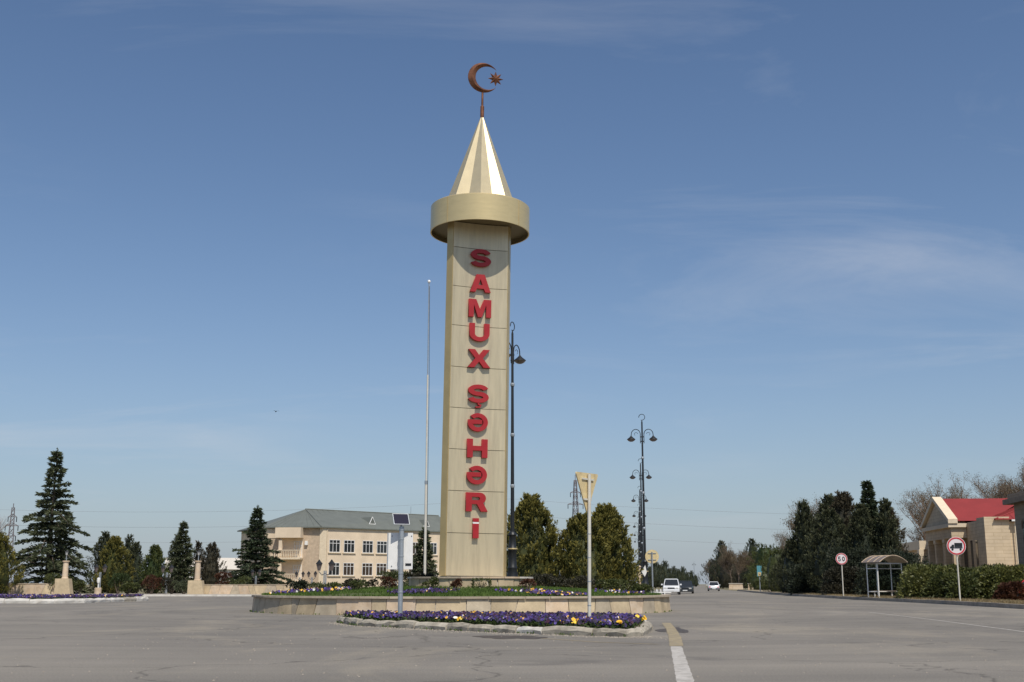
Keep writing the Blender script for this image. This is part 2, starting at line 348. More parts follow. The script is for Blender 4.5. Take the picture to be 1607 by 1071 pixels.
strip_solid('kerb', [(-90, 106), (-14, 106)], .2, -.02, .15, M['whitekerb'], -1, 4)
strip_solid('kerb', KR[:10], .22, -.02, .19, M['kerb'], 1, 3)
VR = [(x + .23, y) for x, y in KR[:10]]
sheet('verge', VR + [(60, 190), (60, 14)], .15, M['verge'])

# painted lines and stains (real sheets a few mm proud)
def ribbon(name, pts, w, z, mat):
    vs = []; Q = [Vector((x, y)) for x, y in pts]; P = []
    for a, b in zip(Q[:-1], Q[1:]):
        k = max(2, int((b - a).length / .12)); P += [a.lerp(b, i / k) for i in range(k)]
    P.append(Q[-1]); w0 = w
    for i, p in enumerate(P):
        w = w0 * random.uniform(.86, 1.06)
        d = (P[min(i + 1, len(P) - 1)] - P[max(i - 1, 0)]).normalized(); n = Vector((d.y, -d.x)) * w / 2
        vs += [(p.x - n.x, p.y - n.y, z), (p.x + n.x, p.y + n.y, z)]
    me = bpy.data.meshes.new(name); me.from_pydata(vs, [], [(2 * i, 2 * i + 1, 2 * i + 3, 2 * i + 2) for i in range(len(P) - 1)]); me.update()
    o = link(name, me, mat); o['kind'] = 'structure'; return o
ribbon('white_road_line', [(.9, 9.0), (1.9, 13.4), (2.82, 20.9)], .2, .004, M['wline'])
ribbon('yellow_road_line', [(2.84, 21.0), (3.3, 24.6), (3.8, 29), (4.25, 33.4)], .25, .0045, M['yline'])
ribbon('yellow_road_line', [(2.6, 21.6), (1.6, 22.4), (.6, 23.9)], .1, .004, M['yline'])
ribbon('white_road_line', [(10.6, 22), (11.6, 28), (12.6, 36), (13.6, 46)], .08, .004, M['wline'])
def blot(name, c, rx, ry, z, mat, n=28, rot=0):
    vs = []
    for k in range(n):
        a = 2 * math.pi * k / n; r = 1 + .35 * math.sin(3 * a + c[0]) * .5 + random.uniform(-.14, .14)
        x, y = rx * r * math.cos(a), ry * r * math.sin(a); vs.append((c[0] + x * math.cos(rot) - y * math.sin(rot), c[1] + x * math.sin(rot) + y * math.cos(rot), z))
    me = bpy.data.meshes.new(name); me.from_pydata(vs, [], [tuple(range(n))]); me.update(); o = link(name, me, mat); o['kind'] = 'structure'; return o
blot('damp_stain', (-.15, 24.6), .62, .75, .003, M['stain']); blot('damp_stain', (.35, 24.2), .35, .5, .0035, M['stain'])
blot('damp_stain', (3.75, 28.2), .35, 1.6, .003, M['stain'], rot=-.1)

# ------------------------------------------------------------------ leaf helpers
def leaf_mesh(name, C, Dr, Ln, Wd, core=None, tip=None):
    """rhombic leaf faces: centre base C, direction Dr, length, width (numpy arrays)"""
    n = len(C); Dr = Dr / (np.linalg.norm(Dr, axis=1, keepdims=True) + 1e-9)
    rnd = rng.normal(size=(n, 3)); sd_ = np.cross(Dr, rnd); sd_ /= (np.linalg.norm(sd_, axis=1, keepdims=True) + 1e-9)
    V = np.empty((n, 4, 3)); V[:, 0] = C; V[:, 1] = C + Dr * (Ln * .5)[:, None] + sd_ * (Wd * .5)[:, None]; V[:, 2] = C + Dr * Ln[:, None]; V[:, 3] = C + Dr * (Ln * .45)[:, None] - sd_ * (Wd * .5)[:, None]
    V = V.reshape(-1, 3); F = np.arange(4 * n).reshape(-1, 4)
    if core is not None:
        cv = np.array(core.v); cf = core.f
        me = bpy.data.meshes.new(name); me.from_pydata([tuple(x) for x in V] + [tuple(x) for x in cv], [], [tuple(x) for x in F] + [tuple(i + 4 * n for i in f) for f in cf])
    else:
        me = bpy.data.meshes.new(name); me.vertices.add(4 * n); me.vertices.foreach_set('co', V.ravel().astype(np.float32))
        me.loops.add(4 * n); me.loops.foreach_set('vertex_index', F.ravel().astype(np.int32))
        me.polygons.add(n); me.polygons.foreach_set('loop_start', np.arange(0, 4 * n, 4, dtype=np.int32)); me.polygons.foreach_set('loop_total', np.full(n, 4, dtype=np.int32))
        me.update(calc_edges=True)
    me.update()
    if tip is not None:
        at = me.attributes.new('tip', 'FLOAT', 'POINT'); d_ = np.zeros(len(me.vertices), dtype=np.float32); d_[:4 * n] = np.repeat(tip, 4); at.data.foreach_set('value', d_)
    return me
def unit(n): v = rng.normal(size=(n, 3)); return v / np.linalg.norm(v, axis=1, keepdims=True)

def trunk(t, h, r, mat='bark', lean=0.0):
    MB().tube([(0, 0, -.1), (lean * .3, 0, h * .35), (lean, 0, h)], [r, r * .7, r * .15], 8).build('trunk', M[mat], t, True)

def cedar(name, label, loc, h, w, mat='cedar', droop=.22, dens=1.0, group=None, seed=1, ragged=.25, base=.06):
    global rng; rng = np.random.default_rng(seed); random.seed(seed)
    t = thing(name, label, 'tree', loc, random.uniform(0, 6), group)
    mb = MB().tube([(0, 0, -.1), (.05, 0, h * .5), (0, .04, h * .985)], [h * .018 + .04, h * .011 + .02, .015], 8)
    Cs, Ds, Ls, Ws = [], [], [], []
    z = h * base; k = 0; a0 = 0
    while z < h * .985:
        f = z / h
        rad = w / 2 * (1 - f) ** 1.12 * (1 + .16 * math.sin(k * 2.3)) + .10
        nb = 7 if f < .6 else 5
        a0 += 1.1
        for j in range(nb):
            a = a0 + 2 * math.pi * j / nb + random.uniform(-.35, .35); L_ = rad * random.uniform(1 - ragged * 1.6, 1 + ragged * .7)
            if random.random() < .08: L_ *= 1.22
            rise = random.uniform(.02, .30) * (1 if f < .85 else 2.5); zz_ = z + random.uniform(-.12, .12) * h / 12
            end = Vector((math.cos(a) * L_, math.sin(a) * L_, zz_ + L_ * rise - droop * L_ * L_ / max(w * .35, .5)))
            mid = Vector((math.cos(a) * L_ * .5, math.sin(a) * L_ * .5, zz_ + L_ * .5 * rise))
            mb.tube([(0, 0, zz_ - .1), mid, end], [.03 + .01 * L_, .02 + .004 * L_, .006], 3, False)
            n = int((26 + 62 * L_) * dens)
            s_ = rng.uniform(.12, 1.0, n) ** .8
            lat = rng.normal(0, 1, n) * (.10 + .26 * L_ * np.sqrt(np.clip(1.02 - s_, 0, 1)) * s_ ** .4) * .55
            px = np.cos(a) * L_ * s_ - np.sin(a) * lat; py = np.sin(a) * L_ * s_ + np.cos(a) * lat
            p0, p1, p2 = zz_, mid.z, end.z
            pz = (1 - s_) ** 2 * p0 + 2 * s_ * (1 - s_) * p1 + s_ ** 2 * p2 - np.abs(lat) * .22 + rng.normal(0, .05, n)
            sg = np.sign(lat + 1e-6)
            dx = np.cos(a) * .8 - np.sin(a) * sg * .7 + rng.normal(0, .35, n); dy = np.sin(a) * .8 + np.cos(a) * sg * .7 + rng.normal(0, .35, n); dz = rng.normal(.02, .30, n)
            Cs.append(np.stack([px, py, pz], 1)); Ds.append(np.stack([dx, dy, dz], 1))
            Ls.append(rng.uniform(.16, .40, n) * (.7 + .05 * h)); Ws.append(rng.uniform(.06, .13, n) * (.7 + .05 * h))
        z += h * .036 * (1.25 - .6 * f) * random.uniform(.8, 1.2) + .05; k += 1
    n = 60; zz_ = rng.uniform(h * .88, h * 1.0, n)
    Cs.append(np.stack([rng.normal(0, .05, n), rng.normal(0, .05, n), zz_], 1)); Ds.append(unit(n) * .5 + np.array([0, 0, .7])); Ls.append(rng.uniform(.15, .3, n)); Ws.append(rng.uniform(.05, .1, n))
    mb.build('trunk', M['bark'], t, True)
    link('crown', leaf_mesh('crown', np.concatenate(Cs), np.concatenate(Ds), np.concatenate(Ls), np.concatenate(Ws)), M[mat], t)
    return t

def thuja(name, label, loc, h, w, mat='thuja', nclump=420, per=26, group=None, seed=1, prof=None, spray=.72, sx=1.0):
    """dense evergreen of upright flame-like sprays"""
    global rng; rng = np.random.default_rng(seed); random.seed(seed)
    t = thing(name, label, 'tree', loc, random.uniform(0, 6) if sx == 1 else 0, group)
    prof = prof or (lambda f: (min(1, f / .22) ** .5 if f < .22 else 1) * (1 - max(0, (f - .22) / .78) ** 1.9) * (1.0) + .03)
    trunk(t, h * .8, .05 + h * .015)
    Cs, Ds, Ls, Ws, Ts = [], [], [], [], []
    ph = rng.uniform(0, 6, 6)
    for c in range(nclump):
        f = random.random() ** .85 * .97 + .015; a = random.uniform(0, 2 * math.pi)
        lump = 1 + .13 * math.sin(3 * a + ph[0] + f * 5) + .11 * math.sin(5 * a + ph[1] - f * 9) + .06 * math.sin(2 * a + ph[2] + f * 14)
        rr = w / 2 * prof(f) * lump * (random.uniform(.80, 1.06) if random.random() < .8 else random.uniform(.4, .8))
        sl = spray * random.uniform(.6, 1.35) * (.55 + .45 * (1 - f)) * (h / 5.5) ** .5
        base = np.array([math.cos(a) * rr * sx, math.sin(a) * rr, f * h - sl * .35])
        ax = np.array([math.cos(a) * .42, math.sin(a) * .42, 1.0]) + rng.normal(0, .16, 3); ax /= np.linalg.norm(ax)
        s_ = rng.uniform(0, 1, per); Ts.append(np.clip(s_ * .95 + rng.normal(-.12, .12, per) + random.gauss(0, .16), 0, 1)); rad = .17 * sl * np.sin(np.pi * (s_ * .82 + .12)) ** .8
        o_ = unit(per) * (rad * rng.uniform(.4, 1, per))[:, None]
        Cs.append(base + ax * (s_ * sl)[:, None] + o_); Ds.append(ax + unit(per) * .55 + o_ * 1.2 / (sl * .3)); Ls.append(rng.uniform(.10, .24, per) * (.6 + .08 * h)); Ws.append(rng.uniform(.04, .085, per) * (.6 + .08 * h))
    core = MB(); P_ = []
    for f in (.03, .12, .25, .45, .65, .82, .93): P_.append((max(.03, w / 2 * prof(f) * .66), f * h))
    core.lathe(P_, 10)
    core.v = [(x * sx * random.uniform(.9, 1.1), y * random.uniform(.9, 1.1), z) for x, y, z in core.v]
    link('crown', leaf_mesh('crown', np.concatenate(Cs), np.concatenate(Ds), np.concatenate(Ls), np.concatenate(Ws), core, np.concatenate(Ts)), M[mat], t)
    return t
CYP = lambda f: (min(1, f / .12) ** .5) * (1 - max(0, (f - .25) / .75) ** 2.2) * .97 + .03
OVAL = lambda f: math.sqrt(max(0.02, 1 - ((f - .45) / .58) ** 2))

def lobes(h, w, n, seed):
    r_ = random.Random(seed)
    return [(r_.uniform(-.40, .40) * w, r_.uniform(-.40, .40) * w, h * r_.uniform(.3, .88), r_.uniform(.12, .25) * w) for _ in range(n)]
def bush(name, label, cat, loc, h, w, mat='laurel', nl=9, per=240, leaf=.12, group=None, seed=1, sx=1.0, box=False, stems=True, low=False):
    global rng; rng = np.random.default_rng(seed); random.seed(seed)
    t = thing(name, label, cat, loc, 0, group)
    Cs, Ds = [], []
    if box:
        n = nl * per; P_ = rng.uniform(-1, 1, (n, 3)); ax = rng.integers(0, 3, n); sg = np.sign(P_[np.arange(n), ax]); P_[np.arange(n), ax] = sg * rng.uniform(.75, 1.04, n)
        Cs.append(P_ * np.array([w / 2 * sx, w / 2, h * .46]) + np.array([0, 0, h * .52])); Ds.append(P_ + unit(n) * .9)
    else:
        extra = [(random.uniform(-.42, .42) * w, random.uniform(-.42, .42) * w, h * random.uniform(.02, .3), random.uniform(.2, .32) * w) for _ in range(nl)] if low else []
        for (x, y, z, r) in lobes(h, w, nl, seed) + [(0, 0, h * .42, w * .36)] + extra:
            u = unit(per); u[:, 2] = np.where(u[:, 2] < -.35, -u[:, 2], u[:, 2])
            q = u * (r * rng.uniform(.55, 1.08, per) ** .6)[:, None] * np.array([sx, 1, .85]); C_ = q + np.array([x * sx, y, min(z, h - r * .8)])
            C_[:, 2] = np.clip(C_[:, 2], .02, None); Cs.append(C_); Ds.append(u + unit(per) * .8 + np.array([0, 0, .2]))
    C_ = np.concatenate(Cs); n = len(C_)
    if stems:
        mb = MB()
        for k in range(6):
            a = k * 1.05; mb.tube([(math.cos(a) * .04, math.sin(a) * .04, -.05), (math.cos(a) * w * .14, math.sin(a) * w * .14, h * .35), (math.cos(a) * w * .27, math.sin(a) * w * .27, h * .7)], [.03, .02, .008], 4)
        mb.build('stem', M['bark'], t)
    link('foliage', leaf_mesh('foliage', C_, np.concatenate(Ds), rng.uniform(.6, 1.4, n) * leaf, rng.uniform(.35, .75, n) * leaf), M[mat], t)
    return t
def bare_tree(name, label, loc, h, spread=.5, seed=1, depth=5, group=None, leaf=0, mat='barebark', up=.55, leafmatn='brownleaf', thick=1.0):
    global rng; rng = np.random.default_rng(seed); r_ = random.Random(seed)
    t = thing(name, label, 'tree', loc, 0, group); trunk_mb = MB(); br = MB(); tips = []
    def grow(p, d, L_, rad, lev):
        n = 3; pts = [p]; dd = d.copy()
        for i in range(n):
            q_ = .03 if lev == 0 else .13; dd = (dd + Vector((r_.gauss(0, q_), r_.gauss(0, q_), r_.gauss(.05, .07)))).normalized(); pts.append(pts[-1] + dd * L_ / n)
        (trunk_mb if lev == 0 else br).tube(pts, [rad * (1 - .45 * i / n) for i in range(n + 1)], 6 if lev < 2 else 3, False)
        if lev >= depth: tips.append(pts[-1]); tips.append(pts[-2]); return
        nb = 6 if lev == 0 else (r_.randint(4, 5) if lev < 3 else r_.randint(3, 4))
        for k in range(nb):
            i = n if k == 0 else r_.randint(1 if lev else 2, n); q = pts[i]
            side = Vector((r_.gauss(0, 1), r_.gauss(0, 1), r_.gauss(up, .35))).normalized()
            nd = (dd * (1.0 if k == 0 else .55) + side * spread * (1 if k else .4)).normalized()
            grow(q, nd, L_ * r_.uniform(.55, .78), max(rad * .55, .007 * thick), lev + 1)
    grow(Vector((0, 0, -.1)), Vector((0, 0, 1)), h * .30, h * .016 * thick, 0)
    trunk_mb.build('trunk', M['bark' if mat == 'barebark' else mat], t, True)
    br.build('branches', M[mat], t)
    if leaf:
        T = np.array([tuple(x) for x in tips]); T = np.repeat(T, leaf, 0); n = len(T); T = T + rng.normal(0, .16, (n, 3))
        link('crown', leaf_mesh('crown', T, unit(n), rng.uniform(.06, .16, n), rng.uniform(.03, .08, n)), M[leafmatn], t)
    return t

# ------------------------------------------------------------------ roundabout island
IC = Vector((-2.0, 49.1)); IR = 8.38
isl_wall = thing('retaining_wall', 'low round stone-clad wall holding the planted roundabout island', 'wall', (IC.x, IC.y, 0))
MB().lathe([(IR - .34, -.05), (IR - .06, -.05), (IR - .09, .56), (IR - .34, .56)], 72).build('backing', M['mortar'], isl_wall, True)
def ring_slabs(parent, name, r0, r1, z0, z1, n, mats, batter=.03, gap=.02, jit=.35, seed=3, skew=.0, phase=0.0):
    r_ = random.Random(seed); ed = [phase + 2 * math.pi * (i + r_.uniform(-jit, jit)) / n for i in range(n)]; sk = [r_.uniform(-skew, skew) for _ in range(n)]
    for i in range(n):
        a0, a1 = ed[i], ed[(i + 1) % n] + (2 * math.pi if i == n - 1 else 0); g_ = gap / 2 / r1
        a0b, a1b, a0t, a1t = a0 + g_ - sk[i], a1 - g_ - sk[(i + 1) % n], a0 + g_ + sk[i], a1 - g_ + sk[(i + 1) % n]
        pr = r_.uniform(-.012, .012); m = 3; vs = []; fs = []
        for k in range(m + 1):
            f = k / m
            for (rr, z, aa, ab) in ((r1 + pr, z0, a0b, a1b), (r1 + pr - batter, z1, a0t, a1t), (r0, z1, a0t, a1t), (r0, z0, a0b, a1b)):
                a = aa + (ab - aa) * f; vs.append((rr * math.cos(a), rr * math.sin(a), z))
        for k in range(m):
            for q in range(4): fs.append((k * 4 + q, (k + 1) * 4 + q, (k + 1) * 4 + (q + 1) % 4, k * 4 + (q + 1) % 4))
        fs += [(3, 2, 1, 0), (m * 4, m * 4 + 1, m * 4 + 2, m * 4 + 3)]
        MB().add(vs, fs).build(name, M[r_.choice(mats)], parent)
LS = ['limestone', 'limestone', 'limestone2', 'limestone3']
ring_slabs(isl_wall, 'stone_slab', IR - .07, IR, -.04, .55, 58, LS, .05, .03, .38, 3, .012)
ring_slabs(isl_wall, 'coping_slab', IR - .36, IR + .035, .563, .635, 44, ['coping', 'coping', 'limestone3'], .0, .015, .25, 5)
# mound
def mound(name, c, r, z0, z1, mat):
    mb = MB(); pr = [(r * f, z0 + (z1 - z0) * (1 - f) ** .9 * 1.0) for f in (1, .93, .85, .75, .6, .45, .3, .15, .02)]
    mb.lathe(pr, 64, cap=False); mb.v = [(x, y, z + random.uniform(-.02, .02)) for x, y, z in mb.v]
    o = mb.build(name, mat, None, True, (c.x, c.y, 0)); o['kind'] = 'structure'; return o
mound('island_ground', IC, IR - .33, .60, 1.04, M['lawnsoil'])
def mz(d): return 0.60 + .44 * (1 - min(1, d / (IR - .33))) ** .9
# lawn: grass blades over the mound, thin on bare earth patches
def blades(name, pts, hgt, mat, label, seed=1):
    global rng; rng = np.random.default_rng(seed); n = len(pts)
    d = unit(n) * .55 + np.array([0, 0, 1.0]); o = link(name, leaf_mesh(name, pts, d, rng.uniform(.5, 1.3, n) * hgt, rng.uniform(.014, .03, n)), mat)
    tag(o, label, 'grass', kind='stuff'); return o
rng = np.random.default_rng(11); n = 52000
rr = (IR - .36) * np.sqrt(rng.uniform(.10, 1, n)); aa = rng.uniform(math.pi * .98, 2.02 * math.pi, n)
zz_ = .60 + .44 * np.clip(1 - rr / (IR - .33), 0, 1) ** .9
keep = (np.sin(aa * 7 + rr) + np.sin(aa * 3.1 - rr * 1.3 + 1) + rng.normal(0, .5, n)) > -1.0
blades('lawn_grass', np.stack([IC.x + rr * np.cos(aa), IC.y + rr * np.sin(aa), zz_ - .01], 1)[keep], .11, M['grassmat'], 'short green grass on the roundabout island around the tower', 4)

# pansies ------------------------------------------------------------
def pansies(name, pts, mat, label, seed=1, size=.034, leafy=True, hgt=.10, per=1):
    """each flower: five-petalled disc on a short stalk, tilted; leaves underneath are a child"""
    global rng; rng = np.random.default_rng(seed); r_ = random.Random(seed); mb = MB()
    for (x, y, z) in pts:
        for _ in range(per):
            nrm = Vector((r_.gauss(0, .5), -.75 + r_.gauss(0, .4), .7 + r_.gauss(0, .3))).normalized(); a = nrm.orthogonal().normalized(); b = nrm.cross(a)
            c = Vector((x + r_.gauss(0, .03), y + r_.gauss(0, .03), z + hgt * r_.uniform(.65, 1.35))); s_ = size * r_.uniform(.75, 1.3)
            vs = [c - nrm * .008]; k = 10
            for i in range(k):
                t_ = 2 * math.pi * i / k; q = s_ * (1.0 if i % 2 == 0 else .86); vs.append(c + a * q * math.cos(t_) + b * q * math.sin(t_))
            mb.add(vs, [(0, i + 1, (i + 1) % k + 1) for i in range(k)])
    o = mb.build(name, mat); tag(o, label, 'flowers', kind='stuff')
    if leafy:
        P_ = np.array(pts); P_ = np.repeat(P_, 5, 0); n = len(P_); P_ = P_ + rng.normal(0, 1, (n, 3)) * np.array([.05, .05, .02]); P_[:, 2] += rng.uniform(0, hgt * .8, n)
        lo = link('leaves', leaf_mesh('leaves', P_, unit(n) + np.array([0, -.2, .5]), rng.uniform(.05, .10, n), rng.uniform(.03, .05, n)), M['pansyleaf'], o); lo['kind'] = 'stuff'
    return o
def patch(cx, cy, rx, ry, n, zf, r_):
    out = []
    for _ in range(n):
        a = r_.uniform(0, 6.283); q = math.sqrt(r_.random()); x, y = cx + rx * q * math.cos(a), cy + ry * q * math.sin(a); out.append((x, y, zf(x, y)))
    return out
zf = lambda x, y: mz(math.hypot(x - IC.x, y - IC.y))
rr_ = random.Random(5)
isl_f = patch(-3.4, 42.6, 1.1, .55, 170, zf, rr_) + patch(-2.7, 43.3, .8, .5, 80, zf, rr_)
pansies('violet_pansies', isl_f, M['violet'], 'violet and white pansies on the island lawn left of the tower', 6, .045, True, .12)
pansies('mixed_pansies', patch(1.6, 42.4, 1.0, .5, 130, zf, rr_) + patch(.6, 43.4, 1.2, .5, 110, zf, rr_), M['mixed'], 'yellow, white and dark pansies on the island lawn right of the tower', 7, .045, True, .12)
pansies('mixed_pansies', patch(-8.4, 46.0, .8, .7, 80, zf, rr_) + patch(-7.0, 45.9, .9, .8, 70, zf, rr_), M['mixed'], 'yellow and white pansies at the left end of the island', 8, .05, True, .13)
pansies('mixed_pansies', patch(4.2, 45.6, 1.1, .7, 60, zf, rr_), M['mixed'], 'a few yellow pansies at the right end of the island', 9, .045, True, .12)

# front flower bed ---------------------------------------------------
bed = [(-4.84, 33.5), (-3.96, 31.0), (-2.35, 29.1), (-1.53, 28.1), (-.47, 26.9), (.63, 25.85), (1.65, 24.95), (2.3, 24.45), (2.68, 24.9), (3.0, 26.6), (3.35, 28.9), (3.4, 31.0), (2.4, 32.4), (0, 33.2), (-2.6, 34.2), (-4.3, 34.5)]
bed_k = thing('flower_bed_kerb', 'rough stone kerb around the triangular pansy bed beside the road', 'kerb', (0, 0, 0))
def rough_stone(p, q, inw, w, h, mat, parent, name='kerb_stone', seed=0):
    r_ = random.Random(seed); d = (q - p); n = 4; vs = []; fs = []
    prof = [(0, 0), (-.015, h * .55), (.02, h * .92), (.06, h), (w * .8, h * 1.02), (w, h * .8), (w, 0)]
    m = len(prof)
    for k in range(n + 1):
        c = p + d * (k / n)
        e = .02 if k in (0, n) else 0
        for (o_, z) in prof:
            j = r_.gauss(0, .009); v = c + inw * (o_ + j + e * .5); vs.append((v.x, v.y, max(-.02, z - e + r_.gauss(0, .008) if z > 0 else -.02)))
    for k in range(n):
        for i in range(m - 1): fs.append((k * m + i, (k + 1) * m + i, (k + 1) * m + i + 1, k * m + i + 1))
    fs += [tuple(range(m)), tuple(range(n * m, n * m + m))[::-1]]
    return MB().add(vs, fs).build(name, M[mat], parent)
BP = [Vector((x, y, 0)) for x, y in bed]; bc = sum(BP, Vector()) / len(BP); si = 0
def kerb_loop(BP, bc, parent, mats, h=.19, w=.2, step=.95):
    global si
    for i in range(len(BP)):
        a, b = BP[i], BP[(i + 1) % len(BP)]; L_ = (b - a).length; n = max(1, round(L_ / step)); d = (b - a).normalized(); nn = Vector((-d.y, d.x, 0))
        if nn.dot(bc - a) < 0: nn = -nn
        for k in range(n):
            si += 1; p = a.lerp(b, k / n) + d * .02; q = a.lerp(b, (k + 1) / n) - d * .02
            rough_stone(p, q, nn, w, h * random.uniform(.88, 1.1), random.choice(mats), parent, seed=si)
kerb_loop(BP, bc, bed_k, ['kerbstone', 'kerbstone', 'kerbstone', 'whitekerb'], .165)
def inset(BP, bc, d): return [((p - bc) * (1 - d / (p - bc).length) + bc) for p in BP]
sheet('bed_soil', [(p.x, p.y) for p in inset(BP, bc, .12)], .13, M['soil'])
def in_poly(x, y, P_):
    c = False; j = len(P_) - 1
    for i in range(len(P_)):
        if (P_[i].y > y) != (P_[j].y > y) and x < (P_[j].x - P_[i].x) * (y - P_[i].y) / (P_[j].y - P_[i].y) + P_[i].x: c = not c
        j = i
    return c
r_ = random.Random(9); pin = inset(BP, bc, .26); pts = []
while len(pts) < 3000:
    x, y = r_.uniform(-4.9, 3.5), r_.uniform(24.3, 34.6)
    if in_poly(x, y, pin): pts.append((x, y, .14))
# the front rows are fullest
front = []
for i in range(0, 8):
    a, b = BP[i], BP[i + 1]; n = int((b - a).length * 34)
    for k in range(n):
        p = a.lerp(b, r_.random()); q = p + (bc - p).normalized() * r_.uniform(.26, .75); front.append((q.x, q.y, .14))
pansies('violet_pansies', pts + front, M['violet'], 'dense violet and dark purple pansies filling the roadside bed', 12, .040, True, .13)
yc = []
for (u, v) in ((1.35, 25.55), (2.2, 24.9), (1.9, 25.1), (-1.2, 28.2), (2.95, 27.6)):
    yc += patch(u, v, .12, .1, 7, lambda x, y: .16, r_)
pansies('yellow_pansies', yc, M['yellow'], 'small clumps of yellow pansies at the edge of the roadside bed', 13, .045, False, .13)

# left flower bed ----------------------------------------------------
lb = [(-36, 68.5), (-29.8, 67.5), (-25.2, 66.5), (-24.3, 68.5), (-23.2, 77), (-24.5, 80), (-30, 82), (-36, 83)]
LP_ = [Vector((x, y, 0)) for x, y in lb]; lc = sum(LP_, Vector()) / len(LP_)
lk = thing('flower_bed_kerb', 'whitewashed stone kerb around the pansy bed at the left edge', 'kerb', (0, 0, 0))
kerb_loop(LP_, lc, lk, ['whitekerb', 'whitekerb', 'kerbstone'], .25, .26, 1.7)
sheet('bed_soil', [(p.x, p.y) for p in inset(LP_, lc, .15)], .17, M['soil'])
pin = inset(LP_, lc, .4); pts = []
while len(pts) < 1300:
    x, y = r_.uniform(-36, -23.3), r_.uniform(66.8, 82.8)
    if in_poly(x, y, pin): pts.append((x, y, .18))
for i in range(0, 5):
    a, b = LP_[i], LP_[i + 1]
    for k in range(int((b - a).length * 22)):
        p = a.lerp(b, r_.random()); q = p + (lc - p).normalized() * r_.uniform(.4, 1.1); pts.append((q.x, q.y, .19))
pansies('violet_pansies', pts, M['violet'], 'violet pansies in the whitewashed bed at the left edge', 14, .055, True, .16)

# ------------------------------------------------------------------ tower
TW = thing('monument_tower', 'tall champagne metal tower with red vertical lettering, gold collar and pointed spire', 'tower', (-1.60, 49.0, 0)); TW.rotation_euler = (0, R(.75), 0)
FR = R(16)   # front face turned to the right
a_, hw, sag = .90, 1.20, .10
Rz = lambda a: Matrix.Rotation(a, 4, 'Z')
OFF = Matrix.Translation((-.16, 0, 0)); Sz = lambda a: OFF @ Rz(a)
def face_pts(half, dist, sg, n=10):
    return [Vector((-half + 2 * half * i / n, -dist + sg * (1 - (2 * i / n - 1) ** 2), 0)) for i in range(n + 1)]
seams = [1.36, 3.06, 4.75, 6.44, 8.14, 9.85, 11.6, 13.28, 14.97, 16.08]
for f in range(3):
    Mx = Sz(FR + f * 2 * math.pi / 3)
    for z0, z1 in zip(seams[:-1], seams[1:]):
        o_ = face_pts(hw - .012, a_, sag); i_ = face_pts(hw - .012, a_ - .03, sag); n = len(o_); vs = []
        for z in (z0 + .011, z1 - .011):
            vs += [Mx @ Vector((p.x, p.y, z)) for p in o_] + [Mx @ Vector((p.x, p.y, z)) for p in i_]
        fs = []
        for i in range(n - 1):
            fs += [(i, i + 1, 2 * n + i + 1, 2 * n + i), (n + i + 1, n + i, 3 * n + i, 3 * n + i + 1), (i + 1, i, n + i, n + i + 1), (2 * n + i, 2 * n + i + 1, 3 * n + i + 1, 3 * n + i)]
        fs += [(0, 2 * n, 3 * n, n), (n - 1, 2 * n - 1, 4 * n - 1, 3 * n - 1)]
        MB().add(vs, fs).build('panel', M['panel'], TW)
    # corner strip between this face and the next
    c0 = Mx @ Vector((hw, -a_, 0)); c1 = Sz(FR + (f + 1) * 2 * math.pi / 3) @ Vector((-hw, -a_, 0)); m0, m1 = c0 * .93, c1 * .93
    ax = c0.normalized() * .02
    MB().prism([(c0.x + ax.x, c0.y + ax.y), (c1.x + ax.x, c1.y + ax.y), (m1.x, m1.y), (m0.x, m0.y)], 1.36, 16.08).build('corner_strip', M['strip'], TW)
cp = [p for f in range(3) for p in [Sz(FR + f * 2 * math.pi / 3) @ q for q in face_pts(hw - .03, a_ - .075, sag)]]
MB().prism([(p.x, p.y) for p in cp], 1.34, 16.07).build('shaft_core', M['core'], TW)
# collar drum with recessed soffit
RC = 2.14
MB().lathe([(RC - .05, 15.88), (RC, 15.88), (RC, 17.0), (RC - .05, 17.04), (.4, 17.06)], 72, cap=False).build('collar', M['gold'], TW, True)
MB().lathe([(RC - .045, 15.89), (RC - .045, 16.10), (.3, 16.10)], 72, cap=False).build('collar_soffit', M['soffit'], TW, True)
for k in range(4):
    a = FR - math.pi / 2 - .95 + k * math.pi / 2; p, q = Vector((math.cos(a), math.sin(a))), Vector((-math.sin(a), math.cos(a)))
    MB().hexa([(*(p * (RC - .01) - q * .012), 15.89), (*(p * (RC + .008) - q * .012), 15.89), (*(p * (RC + .008) + q * .012), 15.89), (*(p * (RC - .01) + q * .012), 15.89),
               (*(p * (RC - .01) - q * .012), 16.99), (*(p * (RC + .008) - q * .012), 16.99), (*(p * (RC + .008) + q * .012), 16.99), (*(p * (RC - .01) + q * .012), 16.99)]).build('collar_seam', M['strip'], TW)
# pleated spire
for k in range(16):
    def sp(i):
        a = -math.pi / 2 + R(24.5) + i * math.pi / 8; r = 1.58 if i % 2 else 1.36
        return Vector((math.cos(a) * r, math.sin(a) * r, 17.02))
    p, q = sp(k), sp(k + 1); t0, t1 = p * .025, q * .025; t0.z = t1.z = 21.32
    c = (p + q) / 2; c.z = 0; c = c.normalized() * .03
    i0, i1, j0, j1 = p - c, q - c, t0 * .5, t1 * .5; j0.z = j1.z = 21.30
    MB().hexa([p, q, i1, i0, t0, t1, j1, j0]).build('spire_facet', M['conegold'], TW)
MB().lathe([(.075, 21.22), (.085, 21.3), (.085, 21.75), (.05, 21.78), (.045, 22.45)], 10).build('finial_rod', M['rust'], TW, True)
